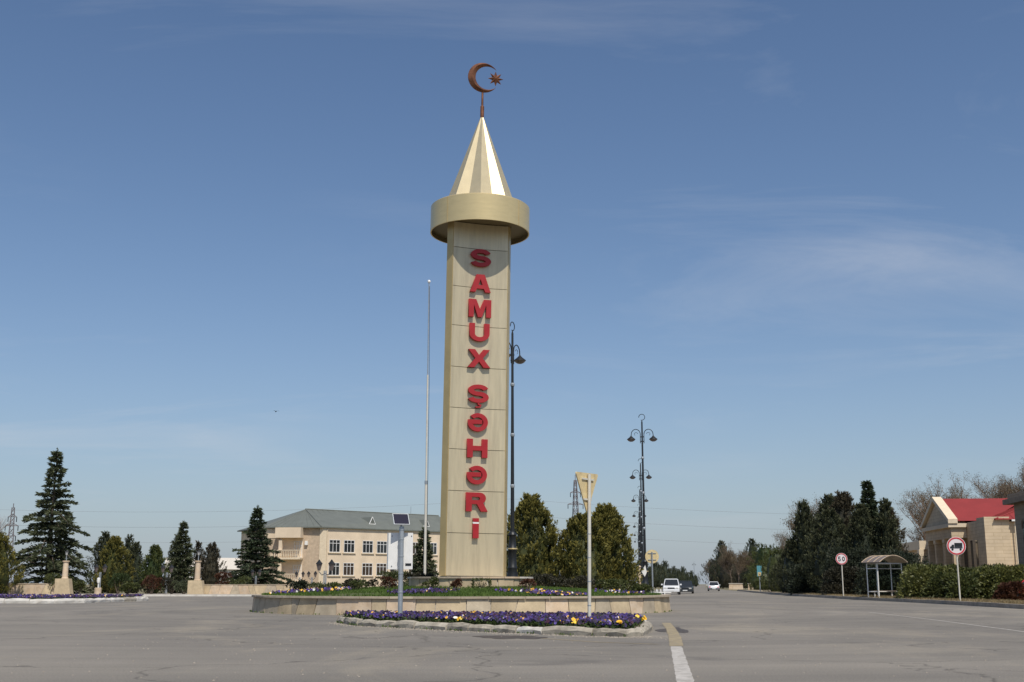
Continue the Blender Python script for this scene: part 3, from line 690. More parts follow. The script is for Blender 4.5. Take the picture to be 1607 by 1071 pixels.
# crescent: ridge-backed horn, closed solid
def crescent(cx, cz, Ro, Ri, off, th, n=44):
    A0 = R(52); vs = []; fs = []
    # tips where circles meet
    d = off; xi = (Ro * Ro - Ri * Ri + d * d) / (2 * d); ti = math.acos(xi / Ro)
    for i in range(n + 1):
        t_ = ti + (2 * math.pi - 2 * ti) * i / n; po = Vector((Ro * math.cos(t_), 0, Ro * math.sin(t_)))
        # matching inner point by angle about inner centre
        tj = math.atan2(Ro * math.sin(ti), Ro * math.cos(ti) - d); tt = tj + (2 * math.pi - 2 * tj) * i / n
        pi_ = Vector((d + Ri * math.cos(tt), 0, Ri * math.sin(tt))); mid = po.lerp(pi_, .5); w = (po - pi_).length; q = min(th, w * .45 + .012)
        vs += [(cx + po.x, -.02, cz + po.z), (cx + mid.x, -q, cz + mid.z), (cx + pi_.x, -.02, cz + pi_.z), (cx + pi_.x, .02, cz + pi_.z), (cx + mid.x, q, cz + mid.z), (cx + po.x, .02, cz + po.z)]
    for i in range(n):
        for k in range(6): fs.append((i * 6 + k, i * 6 + (k + 1) % 6, (i + 1) * 6 + (k + 1) % 6, (i + 1) * 6 + k))
    fs += [tuple(range(6))[::-1], tuple(range(n * 6, n * 6 + 6))]
    return MB().add(vs, fs)
fin = MB(); cz = 22.42 + .70
cr = crescent(.03, cz, .70, .555, .195, .15); ob = cr.build('crescent', M['rust'], TW, True); ob.rotation_euler = (0, R(-8), R(12)); ob.location = (.62 * 0, 0, 0)
# keep the horn's foot on the rod: rotate about the rod top
piv = Vector((0, 0, 22.42)); ob.matrix_local = Matrix.Translation(piv) @ Matrix.Rotation(R(12), 4, 'Z') @ Matrix.Translation(-piv)
st = MB(); vs = [(.58, -.09, cz), (.58, .09, cz)]
for i in range(16):
    t_ = R(90) + i * math.pi / 8; q = .36 if i % 2 == 0 else .175; vs.append((.58 + q * math.cos(t_), 0, cz + q * math.sin(t_)))
st.add(vs, [(0, 2 + (i + 1) % 16, 2 + i) for i in range(16)] + [(1, 2 + i, 2 + (i + 1) % 16) for i in range(16)])
so = st.build('star', M['rust'], TW); so.matrix_local = Matrix.Translation(piv) @ Matrix.Rotation(R(12), 4, 'Z') @ Matrix.Translation(-piv)

# lettering: heavy wide capitals as solid letters
def stroke(path, w):
    P_ = [Vector(p) for p in path]; l, r = [], []
    for i, p in enumerate(P_):
        d0 = (P_[i] - P_[i - 1]).normalized() if i else (P_[1] - P_[0]).normalized(); d1 = (P_[i + 1] - P_[i]).normalized() if i < len(P_) - 1 else d0
        n0, n1 = Vector((-d0.y, d0.x)), Vector((-d1.y, d1.x)); n_ = (n0 + n1)
        n_ = n_.normalized() * min(1.6, 1 / max(.35, math.cos(n0.angle(n1, 0) / 2))) if n_.length > .01 else n0
        l.append(p + n_ * w / 2); r.append(p - n_ * w / 2)
    return [tuple(x) for x in l + r[::-1]]
def arc(cx, cy, rx, ry, a0, a1, n=22): return [(cx + rx * math.cos(R(a0 + (a1 - a0) * i / n)), cy + ry * math.sin(R(a0 + (a1 - a0) * i / n))) for i in range(n + 1)]
Spath = arc(0, .195, .30, .195, 12, 262, 24) + arc(0, -.195, .31, .195, 82, -168, 24)
wide = lambda L, k: [[(x * k, y) for x, y in l] for l in L]
GL = {
 'S': wide([stroke(Spath, .22)], 1.22),
 'A': [[(-.52, -.5), (-.2, .5), (.2, .5), (.52, -.5), (.245, -.5), (.18, -.31), (-.18, -.31), (-.245, -.5)], [(-.105, -.1), (.105, -.1), (0, .24)]],
 'M': [[(-.56, -.5), (-.56, .5), (-.2, .5), (0, -.06), (.2, .5), (.56, .5), (.56, -.5), (.31, -.5), (.31, .2), (.1, -.5), (-.1, -.5), (-.31, .2), (-.31, -.5)]],
 'U': [[(-.5, .5), (-.235, .5), (-.235, -.06)] + arc(0, -.08, .235, .19, 180, 360, 12) + [(.235, .5), (.5, .5), (.5, -.06)] + arc(0, -.07, .5, .43, 0, -180, 18)],
 'X': [[(-.56, -.5), (-.185, .015), (-.53, .5), (-.21, .5), (0, .19), (.21, .5), (.53, .5), (.185, .015), (.56, -.5), (.23, -.5), (0, -.17), (-.23, -.5)]],
 'H': [[(-.5, -.5), (-.5, .5), (-.225, .5), (-.225, .13), (.225, .13), (.225, .5), (.5, .5), (.5, -.5), (.225, -.5), (.225, -.12), (-.225, -.12), (-.225, -.5)]],
 'R': [[(-.5, -.5), (-.5, .5), (.12, .5)] + arc(.16, .2, .3, .3, 90, -55, 12) + [(.56, -.5), (.235, -.5), (.03, -.11), (-.22, -.11), (-.22, -.5)], [(-.22, .27), (-.22, .1), (.08, .1)] + arc(.09, .185, .085, .085, -90, 90, 6) + [(.08, .27)]],
 'E': [stroke([(.215, .03), (-.37, .03)] + arc(0, 0, .38, .385, 188, 497, 40), .225)],
 'I': [[(-.14, -.5), (-.14, .26), (.14, .26), (.14, -.5)]],
 'T': [[(-.14, .36), (-.14, .55), (.14, .55), (.14, .36)]],
 'C': [stroke([(.0, -.515), (.02, -.58), (.12, -.63), (.08, -.73), (-.12, -.74)], .075)],
 '5': [[(.3, .5), (-.28, .5), (-.36, -.06), (-.17, -.1)] + arc(-.01, -.19, .18, .16, 130, -140, 14) + [(-.38, -.26)] + arc(-.01, -.19, .38, .32, 195, 470, 22)[:] + [(-.13, .3), (.3, .3)]],
 '0': [arc(0, 0, .38, .5, 0, 360, 28)[:-1], arc(0, 0, .17, .3, 0, 360, 22)[:-1]],
}
def outline_mesh(loops, sx, sy, depth, name='glyph'):
    cu = bpy.data.curves.new(name, 'CURVE'); cu.dimensions = '2D'; cu.fill_mode = 'BOTH'; cu.extrude = depth / 2
    for lp in loops:
        s_ = cu.splines.new('POLY'); s_.points.add(len(lp) - 1)
        for i, (x, y) in enumerate(lp): s_.points[i].co = (x * sx, y * sy, 0, 1)
        s_.use_cyclic_u = True
    o = bpy.data.objects.new(name, cu); COL.objects.link(o); dg = bpy.context.evaluated_depsgraph_get()
    me = bpy.data.meshes.new_from_object(o.evaluated_get(dg)); bpy.data.objects.remove(o); bpy.data.curves.remove(cu); me.materials.clear(); return me
Mf = Rz(FR); fn = Mf @ Vector((0, -1, 0))
for k, (ch, z) in enumerate([('S', 14.56), ('A', 13.45), ('M', 12.37), ('U', 11.34), ('X', 10.23), ('S', 8.75), ('E', 7.56), ('H', 6.49), ('E', 5.40), ('R', 4.31), ('I', 3.24)]):
    H_ = .76
    for sub, c2 in (('letter', ch),) + ((('cedilla', 'C'),) if k == 5 else ()) + ((('letter_dot', 'T'),) if ch == 'I' else ()):
        me = outline_mesh(GL[c2], .86, H_, .15)
        o = link(sub, me, M['red'], TW)
        o.matrix_local = Matrix.Translation(fn * (a_ - sag + .085) + Vector((-.16, 0, z))) @ Mf @ Matrix.Rotation(R(90), 4, 'X')
    if ch == 'I':
        o = link('white_letter_band', outline_mesh([[(-.14, .262), (-.14, .358), (.14, .358), (.14, .262)]], .86, H_, .13), M['white'], TW)
        o.matrix_local = Matrix.Translation(fn * (a_ - sag + .085) + Vector((-.16, 0, z))) @ Mf @ Matrix.Rotation(R(90), 4, 'X')

# plinth ---------------------------------------------------------------
PL = thing('tower_plinth', 'round stone-clad plinth with pale coping under the metal tower', 'plinth', (-1.70, 49.0, 0))
MB().lathe([(2.46, .66), (2.46, 1.26)], 48).build('backing', M['mortar'], PL)
ring_slabs(PL, 'stone_slab', 2.44, 2.5, .68, 1.26, 30, ['limestone', 'limestone', 'limestone2'], .0, .05, .3, 21, .004)
ring_slabs(PL, 'coping_slab', 1.3, 2.56, 1.268, 1.335, 18, ['mortar', 'limestone2', 'coping'], .0, .012, .2, 22)

# island shrubs
def pk(u, Y): return (u - 803.5) * Y * .000529      # bearing to lateral offset, used only while choosing spots below
SH = [(-6.0, 46.3, .42, .7, 'laurel', 'rounded green shrub left of the plinth, nearest the lawn', 0), (-4.75, 45.9, .5, .62, 'barberry', 'small reddish shrub in front of the plinth, left end', 0),
      (-3.1, 45.6, .45, .55, 'laurel', 'small green shrub in front of the plinth below the lettering, left', 0), (-2.15, 45.5, .42, .42, 'barberry', 'small reddish shrub in front of the plinth, middle', 0),
      (-1.15, 45.5, .42, .58, 'laurel', 'clipped box-shaped green shrub in front of the plinth', 1), (.62, 46.0, .45, .62, 'barberry', 'reddish shrub at the right corner of the plinth', 0)]
for i, (x, y, h_, w_, mt, lab, bx) in enumerate(SH):
    bush('shrub', lab, 'shrub', (x, y, zf(x, y) - .03), h_, w_, mt, 6, 110, .07, 'small shrubs on the roundabout island', 50 + i, 1.15 if bx else 1, bool(bx))
for i, (x, y, h_, w_, mt, lab) in enumerate([(-8.0, 51.5, .4, 1.4, 'laurel', 'low spreading green shrub on the far left of the island'), (-6.6, 52.3, .5, 1.4, 'brownthuja', 'brownish rounded shrub behind the lawn, left of the solar pole'),
        (-5.0, 52.0, .75, 1.7, 'laurel', 'green shrub behind the solar pole'), (-3.9, 50.8, .6, 1.3, 'brownthuja', 'dark shrub between the solar pole and the tower'),
        (1.5, 50.6, .6, 1.4, 'brownthuja', 'dark low shrub right of the plinth'), (2.7, 51.2, .6, 1.5, 'brownthuja', 'brownish low shrub right of the plinth under the trees'),
        (4.3, 51.4, .55, 1.5, 'laurel', 'low green shrub near the right end of the island'), (5.3, 48.6, .42, .8, 'laurel', 'small leafy shrub at the right edge of the island')]):
    bush('shrub', lab, 'shrub', (x, y, zf(x, y) - .03), h_, w_, mt, 8, 170, .085, 'low shrubs at the back of the island', 70 + i)
bush('shrub', 'dark spiky shrub at the left edge of the island lawn', 'shrub', (-8.3, 46.6, zf(-8.3, 46.6) - .03), .5, .9, 'cypress', 7, 130, .09, None, 90)

# ------------------------------------------------------------------ yield sign (seen from behind) and solar sign in the front bed
ys = thing('yield_sign', 'triangular traffic sign seen from behind on a tall white pole in the pansy bed', 'sign', (1.80, 28.2, 0))
ys.rotation_euler = (0, R(.7), 0)
MB().tube([(0, 0, 0), (0, 0, 3.62)], .042, 12).build('pole', M['polewhite'], ys, True)
for z in (.55, 1.1, 1.65, 2.2): MB().lathe([(.0435, z), (.0455, z + .005), (.0455, z + .02), (.0435, z + .025)], 12, cap=False).build('pole_ring', M['galv'], ys)
tri = Rz(R(56))
def tpt(x, y, z): return tri @ Vector((x, y, z))
T3 = [(-.53, 3.64), (.53, 3.66), (0, 2.70)]
def rounded_tri(T3, r=.05):
    out = []; c = Vector((sum(p[0] for p in T3) / 3, sum(p[1] for p in T3) / 3))
    for i in range(3):
        p = Vector(T3[i]); a = (Vector(T3[i - 1]) - p).normalized(); b = (Vector(T3[(i + 1) % 3]) - p).normalized()
        out += [tuple(p + a * r), tuple(p + (a + b) * r * .35), tuple(p + b * r)]
    return out
tp = rounded_tri(T3); n = len(tp)
vs = [tpt(x, .055, z) for x, z in tp] + [tpt(x, .085, z) for x, z in tp]
MB().add(vs, [tuple(range(n)), tuple(range(n, 2 * n))[::-1]] + [(i, n + i, n + (i + 1) % n, (i + 1) % n) for i in range(n)]).build('sign_plate', M['signback'], ys)
for z, l in ((3.50, .27), (3.02, .17)):
    b_ = MB(); b_.box(-l, l, .028, .054, z - .02, z + .02, tri); b_.build('bracket', M['polewhite'], ys)

ss = thing('solar_sign', 'galvanised pole with tilted solar panel and white sign board in the pansy bed', 'sign', (-2.83, 30.6, -.12))
MB().tube([(0, 0, 0), (0, 0, 2.62)], .062, 14).build('pole', M['galv'], ss, True)
for z in (.95, 1.42, 1.85, 2.28, 2.52):
    MB().lathe([(.063, z), (.070, z + .004), (.070, z + .03), (.063, z + .034)], 14, cap=False).build('clamp', M['galv'], ss)
MB().box(-.345, .285, .10, .13, 1.54, 2.46).build('sign_board', M['white'], ss)
MB().box(-.37, -.346, .06, .135, 1.54, 2.46).build('board_edge', M['galv'], ss)
MB().box(.10, .25, .092, .099, 1.63, 1.69).build('data_plate', M['signblack'], ss)
for x, z in ((-.25, 2.38), (-.25, 1.62), (.25, 2.38)): MB().lathe([(.012, 0), (.012, .012)], 8).build('bolt', M['darkmetal'], ss).matrix_local = Matrix.Translation((x, .099, z)) @ Matrix.Rotation(R(90), 4, 'X')
sp_ = MB(); pm = Matrix.Translation((-.02, -.02, 2.80)) @ Matrix.Rotation(R(18), 4, 'Z') @ Matrix.Rotation(R(52), 4, 'X') @ Matrix.Scale(.88, 4)
MB().box(-.22, .22, -.19, .19, -.012, .012, pm).build('solar_panel', M['solar'], ss)
fr = MB()
for b in ((-.235, -.22, -.205, .205), (.22, .235, -.205, .205), (-.22, .22, -.205, -.19), (-.22, .22, .19, .205)): fr.box(*b, -.018, .016, pm)
fr.build('panel_frame', M['galv'], ss)
MB().tube([(0, 0, 2.6), (-.05, .02, 2.72), (-.02, .0, 2.79)], .02, 6).build('panel_arm', M['galv'], ss)

# ------------------------------------------------------------------ street lamps
def street_lamp(name, label, loc, rz=0, group=None):
    t = thing(name, label, 'street lamp', loc, rz, group)
    MB().lathe([(.34, 0), (.34, .12), (.29, .2), (.25, .7), (.20, .95), (.22, 1.0), (.22, 1.06), (.19, 1.1), (.175, 1.75), (.21, 1.8), (.21, 1.88), (.17, 1.93), (.15, 2.4), (.19, 2.47), (.16, 2.56), (.09, 2.62)], 14).build('base', M['darkmetal'], t, True)
    MB().lathe([(.215, 1.83), (.222, 1.86), (.215, 1.89)], 14, cap=False).build('gilt_ring', M['gold'], t)
    MB().lathe([(.09, 2.6), (.075, 6), (.05, 11.6), (.02, 11.75)], 10).build('pole', M['darkmetal'], t, True)
    for z in (4.6, 6.9, 9.2): MB().lathe([(.085, z - .05), (.10, z), (.10, z + .06), (.085, z + .1)], 10, cap=False).build('joint_ring', M['galv'], t)
    MB().tube([(.2 * math.cos(a), 0, 11.95 + .2 * math.sin(a)) for a in [R(-110 + 300 * i / 16) for i in range(17)]], .022, 5).build('finial_ring', M['darkmetal'], t)
    for s in (-1, 1):
        arm = MB().tube([(s * .12, 0, 10.2), (s * .12, 0, 10.75)] + [(s * (.42 - .30 * math.cos(R(a))), 0, 10.80 + .34 * math.sin(R(a))) for a in range(0, 181, 18)] + [(s * .73, 0, 10.7)], .026, 5).build('arm', M['darkmetal'], t)
        MB().tube([(s * (.40 + .12 * math.cos(R(a))), 0, 10.82 + .10 * math.sin(R(a))) for a in range(-60, 200, 26)], .014, 4).build('scroll', M['darkmetal'], arm)
        MB().lathe([(.03, .10), (.06, .05), (.13, -.02), (.27, -.13), (.29, -.16)], 14, (s * .73, 0, 10.62)).build('lamp_shade', M['darkmetal'], t, True)
        MB().lathe([(.27, -.165), (.20, -.25), (.10, -.30), (.02, -.31)], 14, (s * .73, 0, 10.62)).build('lamp_glass', M['lampglass'], t, True)
    MB().box(-.14, .14, -.03, .03, 10.3, 10.36).build('arm_clamp', M['darkmetal'], t); MB().box(-.14, .14, -.03, .03, 10.6, 10.66).build('arm_clamp', M['darkmetal'], t)
    return t
GL_ = 'twin-armed street lamps along the road'
L0 = street_lamp('street_lamp', 'black twin-armed street lamp half hidden by the right edge of the tower', (.02, 53.0, .72), R(62))
names = ['nearest and tallest lamp of the receding row right of the trees', 'second lamp of the receding row right of the trees', 'third lamp of the receding row right of the trees', 'fourth lamp of the receding row right of the trees', 'fifth lamp of the receding row, small in the distance', 'sixth lamp of the receding row, small in the distance', 'seventh lamp of the receding row, tiny in the distance']
for i, Y in enumerate((78, 106.5, 137, 168, 200, 235, 272)):
    o = copy_tree(L0); o.location = (8.65 + .1035 * (Y - 78), Y, 0); o.rotation_euler = (0, 0, R(-6)); tag(o, 'black twin-armed street lamp, ' + names[i], 'street lamp', GL_)
for x, Y, lab in ((67, 530, 'far street lamp above the dark conifers left of the road'), (91, 600, 'farthest street lamp standing over the road end')):
    o = copy_tree(L0); o.location = (x, Y, 0); o.rotation_euler = (0, 0, R(-10)); tag(o, lab, 'street lamp', GL_)

# flagpole
fp = thing('flagpole', 'tall bare white flagpole with ball top left of the tower', 'flagpole', (-5.08, 70, 0))
MB().tube([(0, 0, 0), (0, 0, 7.0)], .078, 10).build('lower_tube', M['polewhite'], fp, True)
MB().tube([(0, 0, 7.0), (0, 0, 13.4)], .052, 10).build('middle_tube', M['polewhite'], fp, True)
MB().tube([(0, 0, 13.4), (0, 0, 19.1)], .036, 8).build('upper_tube', M['galv'], fp, True)
MB().lathe([(.02, 19.08), (.075, 19.13), (.10, 19.2), (.075, 19.27), (.02, 19.31)], 10).build('ball', M['white'], fp, True)
MB().tube([(.1, -.05, 1.2), (.1, -.05, 13), (.04, -.03, 18.9)], .012, 4).build('halyard', M['darkmetal'], fp)
MB().lathe([(.095, 6.85), (.095, 7.05)], 10).build('collar', M['galv'], fp)

# ------------------------------------------------------------------ trees near the roundabout
thuja('thuja_tree', 'golden green thuja right behind the tower, beside the street lamp', (1.05, 66, 0), 5.75, 3.5, 'thuja', 680, 34, 'golden thujas behind the roundabout', 101)
thuja('thuja_tree', 'broad golden thuja behind the triangular sign, left of a taller one', (3.95, 66, 0), 4.75, 3.9, 'thuja', 680, 34, 'golden thujas behind the roundabout', 102)
thuja('thuja_tree', 'taller golden thuja left of the row of street lamps', (5.25, 67, 0), 5.3, 3.2, 'thuja', 680, 34, 'golden thujas behind the roundabout', 103)
cedar('cedar_tree', 'slim cedar in front of the cream building, left of the tower', (-6.05, 82, 0), 4.75, 2.9, 'cedar', .25, 1.0, 'cedars', 104, .35)
cedar('small_conifer', 'tiny dark conifer between the thujas', (2.55, 92, 0), 3.0, 1.3, 'cypress', .2, .7, None, 105)
cedar('cedar_tree', 'tallest cedar with drooping tiers at the left of the picture', (-45.6, 118, 0), 14.4, 10.2, 'cedar', .34, 1.0, 'cedars', 106, .42)
cedar('cedar_tree', 'dense dark cedar beside the balconies of the cream building', (-27.8, 130, 0), 9.4, 7.4, 'cedardk', .2, 1.2, 'cedars', 107, .25)
cedar('cedar_tree', 'narrow cedar with thin spire top behind the left stone pillar', (-36.9, 134, 0), 7.9, 5.2, 'cedar', .25, 1.0, 'cedars', 108)
thuja('thuja_tree', 'yellowish thuja cut off by the left edge of the picture', (-47.2, 110, 0), 5.6, 3.4, 'thuja', 420, 28, 'garden evergreens on the left', 109)
thuja('cypress_tree', 'dark slanting evergreen just right of the tallest cedar', (-42.9, 126, 0), 6.3, 2.7, 'cypress', 360, 24, 'garden evergreens on the left', 110)
thuja('thuja_tree', 'golden thuja among dark evergreens right of the tallest cedar', (-39.8, 120, 0), 5.6, 3.2, 'thuja', 460, 28, 'garden evergreens on the left', 111)
thuja('cypress_tree', 'slim dark cypress behind the golden thuja on the left', (-41.3, 129, 0), 6.1, 1.3, 'cypress', 200, 22, 'garden evergreens on the left', 112, CYP)
thuja('cypress_tree', 'dark cypress right of the golden thuja on the left', (-39.4, 125.5, 0), 5.2, 1.9, 'cypress', 260, 22, 'garden evergreens on the left', 113, CYP)
thuja('thuja_tree', 'small green thuja standing alone left of the narrow cedar', (-35.3, 118.5, 0), 4.7, 2.5, 'thujagreen', 380, 26, 'garden evergreens on the left', 114)
thuja('cypress_tree', 'dark evergreen behind the left shoulder of the narrow cedar', (-38.6, 138, 0), 6.6, 1.7, 'cypress', 220, 22, 'garden evergreens on the left', 115, CYP)
thuja('cypress_tree', 'brownish evergreen right of the stone pillar with lamp', (-34.1, 136, 0), 5.6, 2.9, 'brownthuja', 340, 24, 'garden evergreens on the left', 116)
thuja('cypress_tree', 'thin brown evergreen left of the stone pillar with lamp', (-35.9, 137, 0), 5.7, 1.2, 'brownthuja', 160, 20, 'garden evergreens on the left', 117, CYP)
bare_tree('bare_tree', 'leafless tree reaching in at the left edge', (-58.0, 132, 0), 11.5, .6, 118, 5)
for i, (x, y, h_, w_, mt, lab) in enumerate([(-42.6, 112.5, 1.9, 2.6, 'laurel', 'rounded green bush right of the left garden wall'), (-41.2, 114.5, 1.3, 1.8, 'laurel', 'low green bush between the wall end and the short lamp'),
        (-37.6, 115, 1.9, 2.0, 'thujagreen', 'yellow green bush behind the short lamp pillar'), (-36.2, 113.5, 1.0, 1.7, 'laurel', 'small green bush left of the red one'), (-33.8, 113, 1.75, 1.7, 'barberry', 'rounded reddish bush in the left garden'),
        (-35.6, 118, 1.9, 1.6, 'barberry', 'red flowering bush in front of the white house'), (-32.2, 114, 1.5, 2.2, 'brownthuja', 'dark spreading bush under the narrow cedar'), (-30.9, 113.5, 1.2, 2.4, 'cedar', 'low juniper left of the second stone pillar'),
        (-29.2, 122, 2.1, 2.0, 'barberry', 'brownish bush behind the second garden wall'), (-27.6, 121.5, 1.7, 2.2, 'laurel', 'green bush behind the second garden wall')]):
    bush('garden_bush', lab, 'bush', (x, y, .1), h_, w_, mt, 9, 190, .14, 'garden bushes on the left', 130 + i)

# ------------------------------------------------------------------ left garden walls with pillars
def garden_wall(name, label, x0, x1, y, zt, n, seed, flip=False):
    t = thing(name, label, 'wall', ((x0 + x1) / 2, y, .13)); L_ = x1 - x0; h_ = zt - .13; r_ = random.Random(seed)
    MB().box(-L_ / 2, L_ / 2, .03, .32, 0, h_ - .06).build('backing', M['mortar'], t)
    MB().box(-L_ / 2 - .03, L_ / 2 + .03, -.04, .36, h_ - .057, h_).build('coping', M['coping'], t)
    xs = [-L_ / 2 + L_ * (i + (r_.uniform(-.3, .3) if 0 < i < n else 0)) / n for i in range(n + 1)]; sk = [0] + [r_.uniform(-.18, .18) for _ in range(n - 1)] + [0]
    for i in range(n):
        a, b = xs[i] + .02, xs[i + 1] - .02; p = r_.uniform(-.012, .01)
        MB().hexa([(a - sk[i], p - .02, 0), (b - sk[i + 1], p - .02, 0), (b - sk[i + 1], .028, 0), (a - sk[i], .028, 0), (a + sk[i], p - .01, h_ - .06), (b + sk[i + 1], p - .01, h_ - .06), (b + sk[i + 1], .028, h_ - .06), (a + sk[i], .028, h_ - .06)]).build('stone_slab', M[r_.choice(LS)], t)
    return t
garden_wall('garden_wall', 'low stone garden wall under the tallest cedar at left', -55, -41.9, 112, 1.12, 16, 31)
garden_wall('garden_wall', 'low stone garden wall in front of the dense cedar and cream building', -29.6, -14.5, 112, 1.03, 18, 32)
def gate_pillar(label, x, y, zb, zt, zl):
    t = thing('gate_pillar', label, 'pillar', (x, y, .13), 0, 'stone pillars with lamps')
    MB().hexa([(-.75, -.45, 0), (.75, -.45, 0), (.75, .45, 0), (-.75, .45, 0), (-.75, -.42, zb), (.5, -.42, zb), (.5, .42, zb), (-.75, .42, zb)]).build('pedestal', M['limestone'], t)
    MB().lathe([(.32, zb), (.32, zb + .06), (.27, zb + .1), (.24, zt - .12), (.33, zt - .08), (.33, zt)], 12).build('shaft', M['limestone2'], t, True)
    MB().tube([(0, 0, zt), (0, 0, zl - .42)], .04, 6).build('lamp_stem', M['galv'], t)
    MB().lathe([(.08, zl - .44), (.15, zl - .15), (.17, zl - .13)], 8).build('lamp_glass', M['lantern'], t)
    MB().lathe([(.20, zl - .128), (.05, zl - .01), (.02, zl + .03)], 8).build('lamp_cap', M['darkmetal'], t)
gate_pillar('stone pillar with small lamp at the right end of the left garden wall', -41.5, 111.6, 1.42, 3.05, 4.0)
gate_pillar('stone pillar with small lamp at the left end of the second garden wall', -29.2, 111.6, 1.25, 3.05, 4.0)
t = thing('bollard_lamp', 'short stone bollard with white lamp at the kerb beyond the pansy bed', 'lamp', (-37.6, 109.4, .13))
MB().lathe([(.32, 0), (.32, .55), (.26, .6)], 10).build('base', M['limestone2'], t, True); MB().tube([(0, 0, .6), (0, 0, 1.0)], .05, 6).build('stem', M['white'], t); MB().lathe([(.10, 1.0), (.16, 1.2), (.14, 1.45), (.05, 1.5)], 10).build('lamp_head', M['white'], t, True)

def garden_lamp(label, loc, h=2.7):
    t = thing('garden_lamp', label, 'lamp', loc, R(random.uniform(-20, 20)), 'twin lantern garden lamps')
    MB().tube([(-.06, 0, 0), (-.06, 0, h * .72)], .045, 6).build('post', M['galv'], t); MB().tube([(.06, 0, 0), (.06, 0, h * .72)], .045, 6).build('post', M['galv'], t)
    MB().tube([(-.42, 0, h * .70), (-.2, 0, h * .62), (0, 0, h * .66), (.2, 0, h * .62), (.42, 0, h * .70)], .03, 5).build('arm', M['darkmetal'], t)
    for s in (-1, 1):
        MB().lathe([(.09, 0), (.20, .38), (.21, .40)], 6, (s * .42, 0, h * .72)).build('lantern_glass', M['lampglass'], t); MB().lathe([(.25, .402), (.10, .56), (.03, .66)], 6, (s * .42, 0, h * .72)).build('lantern_cap', M['darkmetal'], t)
    return t
g0 = garden_lamp('twin lantern garden lamp in front of the cream building corner, the largest of them', (-11.2, 72, 0), 2.55)
for x, y, s, lab in ((-26.2, 123, 1.0, 'twin lantern lamp against the dense dark cedar'), (-21.9, 124, .92, 'twin lantern lamp before the ground floor balcony'), (-20.3, 122, .92, 'twin lantern lamp before the tan clad wall of the cream building'),
        (-33.6, 117, 1.15, 'twin lantern lamp left of the second stone pillar by the narrow cedar'), (-36.0, 120, 1.1, 'twin lantern lamp in front of the white house'), (-39.0, 113.8, 1.15, 'twin lantern lamp in front of the golden thuja on the left'), (-10.6, 110, 1.0, 'twin lantern lamp by the sign board, half hidden by shrubs')):
    o = copy_tree(g0); o.location = (x, y, .05); o.scale = (s, s, s); tag(o, lab, 'lamp')

# ------------------------------------------------------------------ cream building on the left
BL = thing('cream_building', 'two-storey cream building with green hipped roof and white-framed windows', 'building', (-23.7, 150, 0))
O = Vector((-23.7, 150, 0)); tdir = Vector((.7215, .6924, 0)); nin = Vector((-.6924, .7215, 0))
LEN = 23.0
P0, P1 = Vector((-31.2, 150.6, 0)) - O, Vector((0, 0, 0)); P2 = tdir * LEN; P3 = P2 + nin * 11; P4 = Vector((-36.5, 161, 0)) - O
EZ = 8.05
wl_ = MB()
def wallquad(a, b, z0, z1): wl_.add([(a.x, a.y, z0), (b.x, b.y, z0), (b.x, b.y, z1), (a.x, a.y, z1)], [(0, 1, 2, 3)])
wallquad(P1, P2, -.1, EZ); wallquad(P2, P3, -.1, EZ); wallquad(P3, P4, -.1, EZ); wallquad(P4, P0, -.1, EZ)
wl_.build('wall', M['plaster'], BL)
wl_ = MB(); wallquad(P0, P1, -.1, EZ); wl_.build('side_wall', M['plaster2'], BL)
c0 = P1 + Vector((-.05, -.05, 0)); wv = MB().hexa([(P1.x - .45, P1.y - .06, -.1), (P1.x + .0, P1.y - .10, -.1), (P1.x + .38, P1.y + .27, -.1), (P1.x - .1, P1.y + .3, -.1), (P1.x - .45, P1.y - .06, EZ - .002), (P1.x, P1.y - .10, EZ - .002), (P1.x + .38, P1.y + .27, EZ - .002), (P1.x - .1, P1.y + .3, EZ - .002)]).build('corner_pilaster', M['trim'], BL)
R0, R1 = Vector((-27.3, 157.2, 10.75)) - O, Vector((-10.4, 168.4, 10.5)) - O
def outw(p, d): c = Vector((-20, 160, 0)) - O; v = (p - c); v.z = 0; return p + v.normalized() * d
E_ = [outw(p, .6) for p in (P0, P1, P2, P3, P4)]
rb = MB(); ez = EZ + .06
e = [(p.x, p.y, ez) for p in E_]; el = [(p.x, p.y, ez - .14) for p in E_]
rb.add(e + [tuple(R0), tuple(R1)], [(1, 2, 6, 5), (0, 1, 5), (4, 0, 5), (2, 3, 6), (3, 4, 5, 6)])
roof = rb.build('roof', M['greenroof'], BL)
MB().add(e + el, [(i, i + 5, (i + 1) % 5 + 5, (i + 1) % 5) for i in range(5)] + [(5, 6, 7, 8, 9)]).build('eaves_board', M['greenroof'], roof)
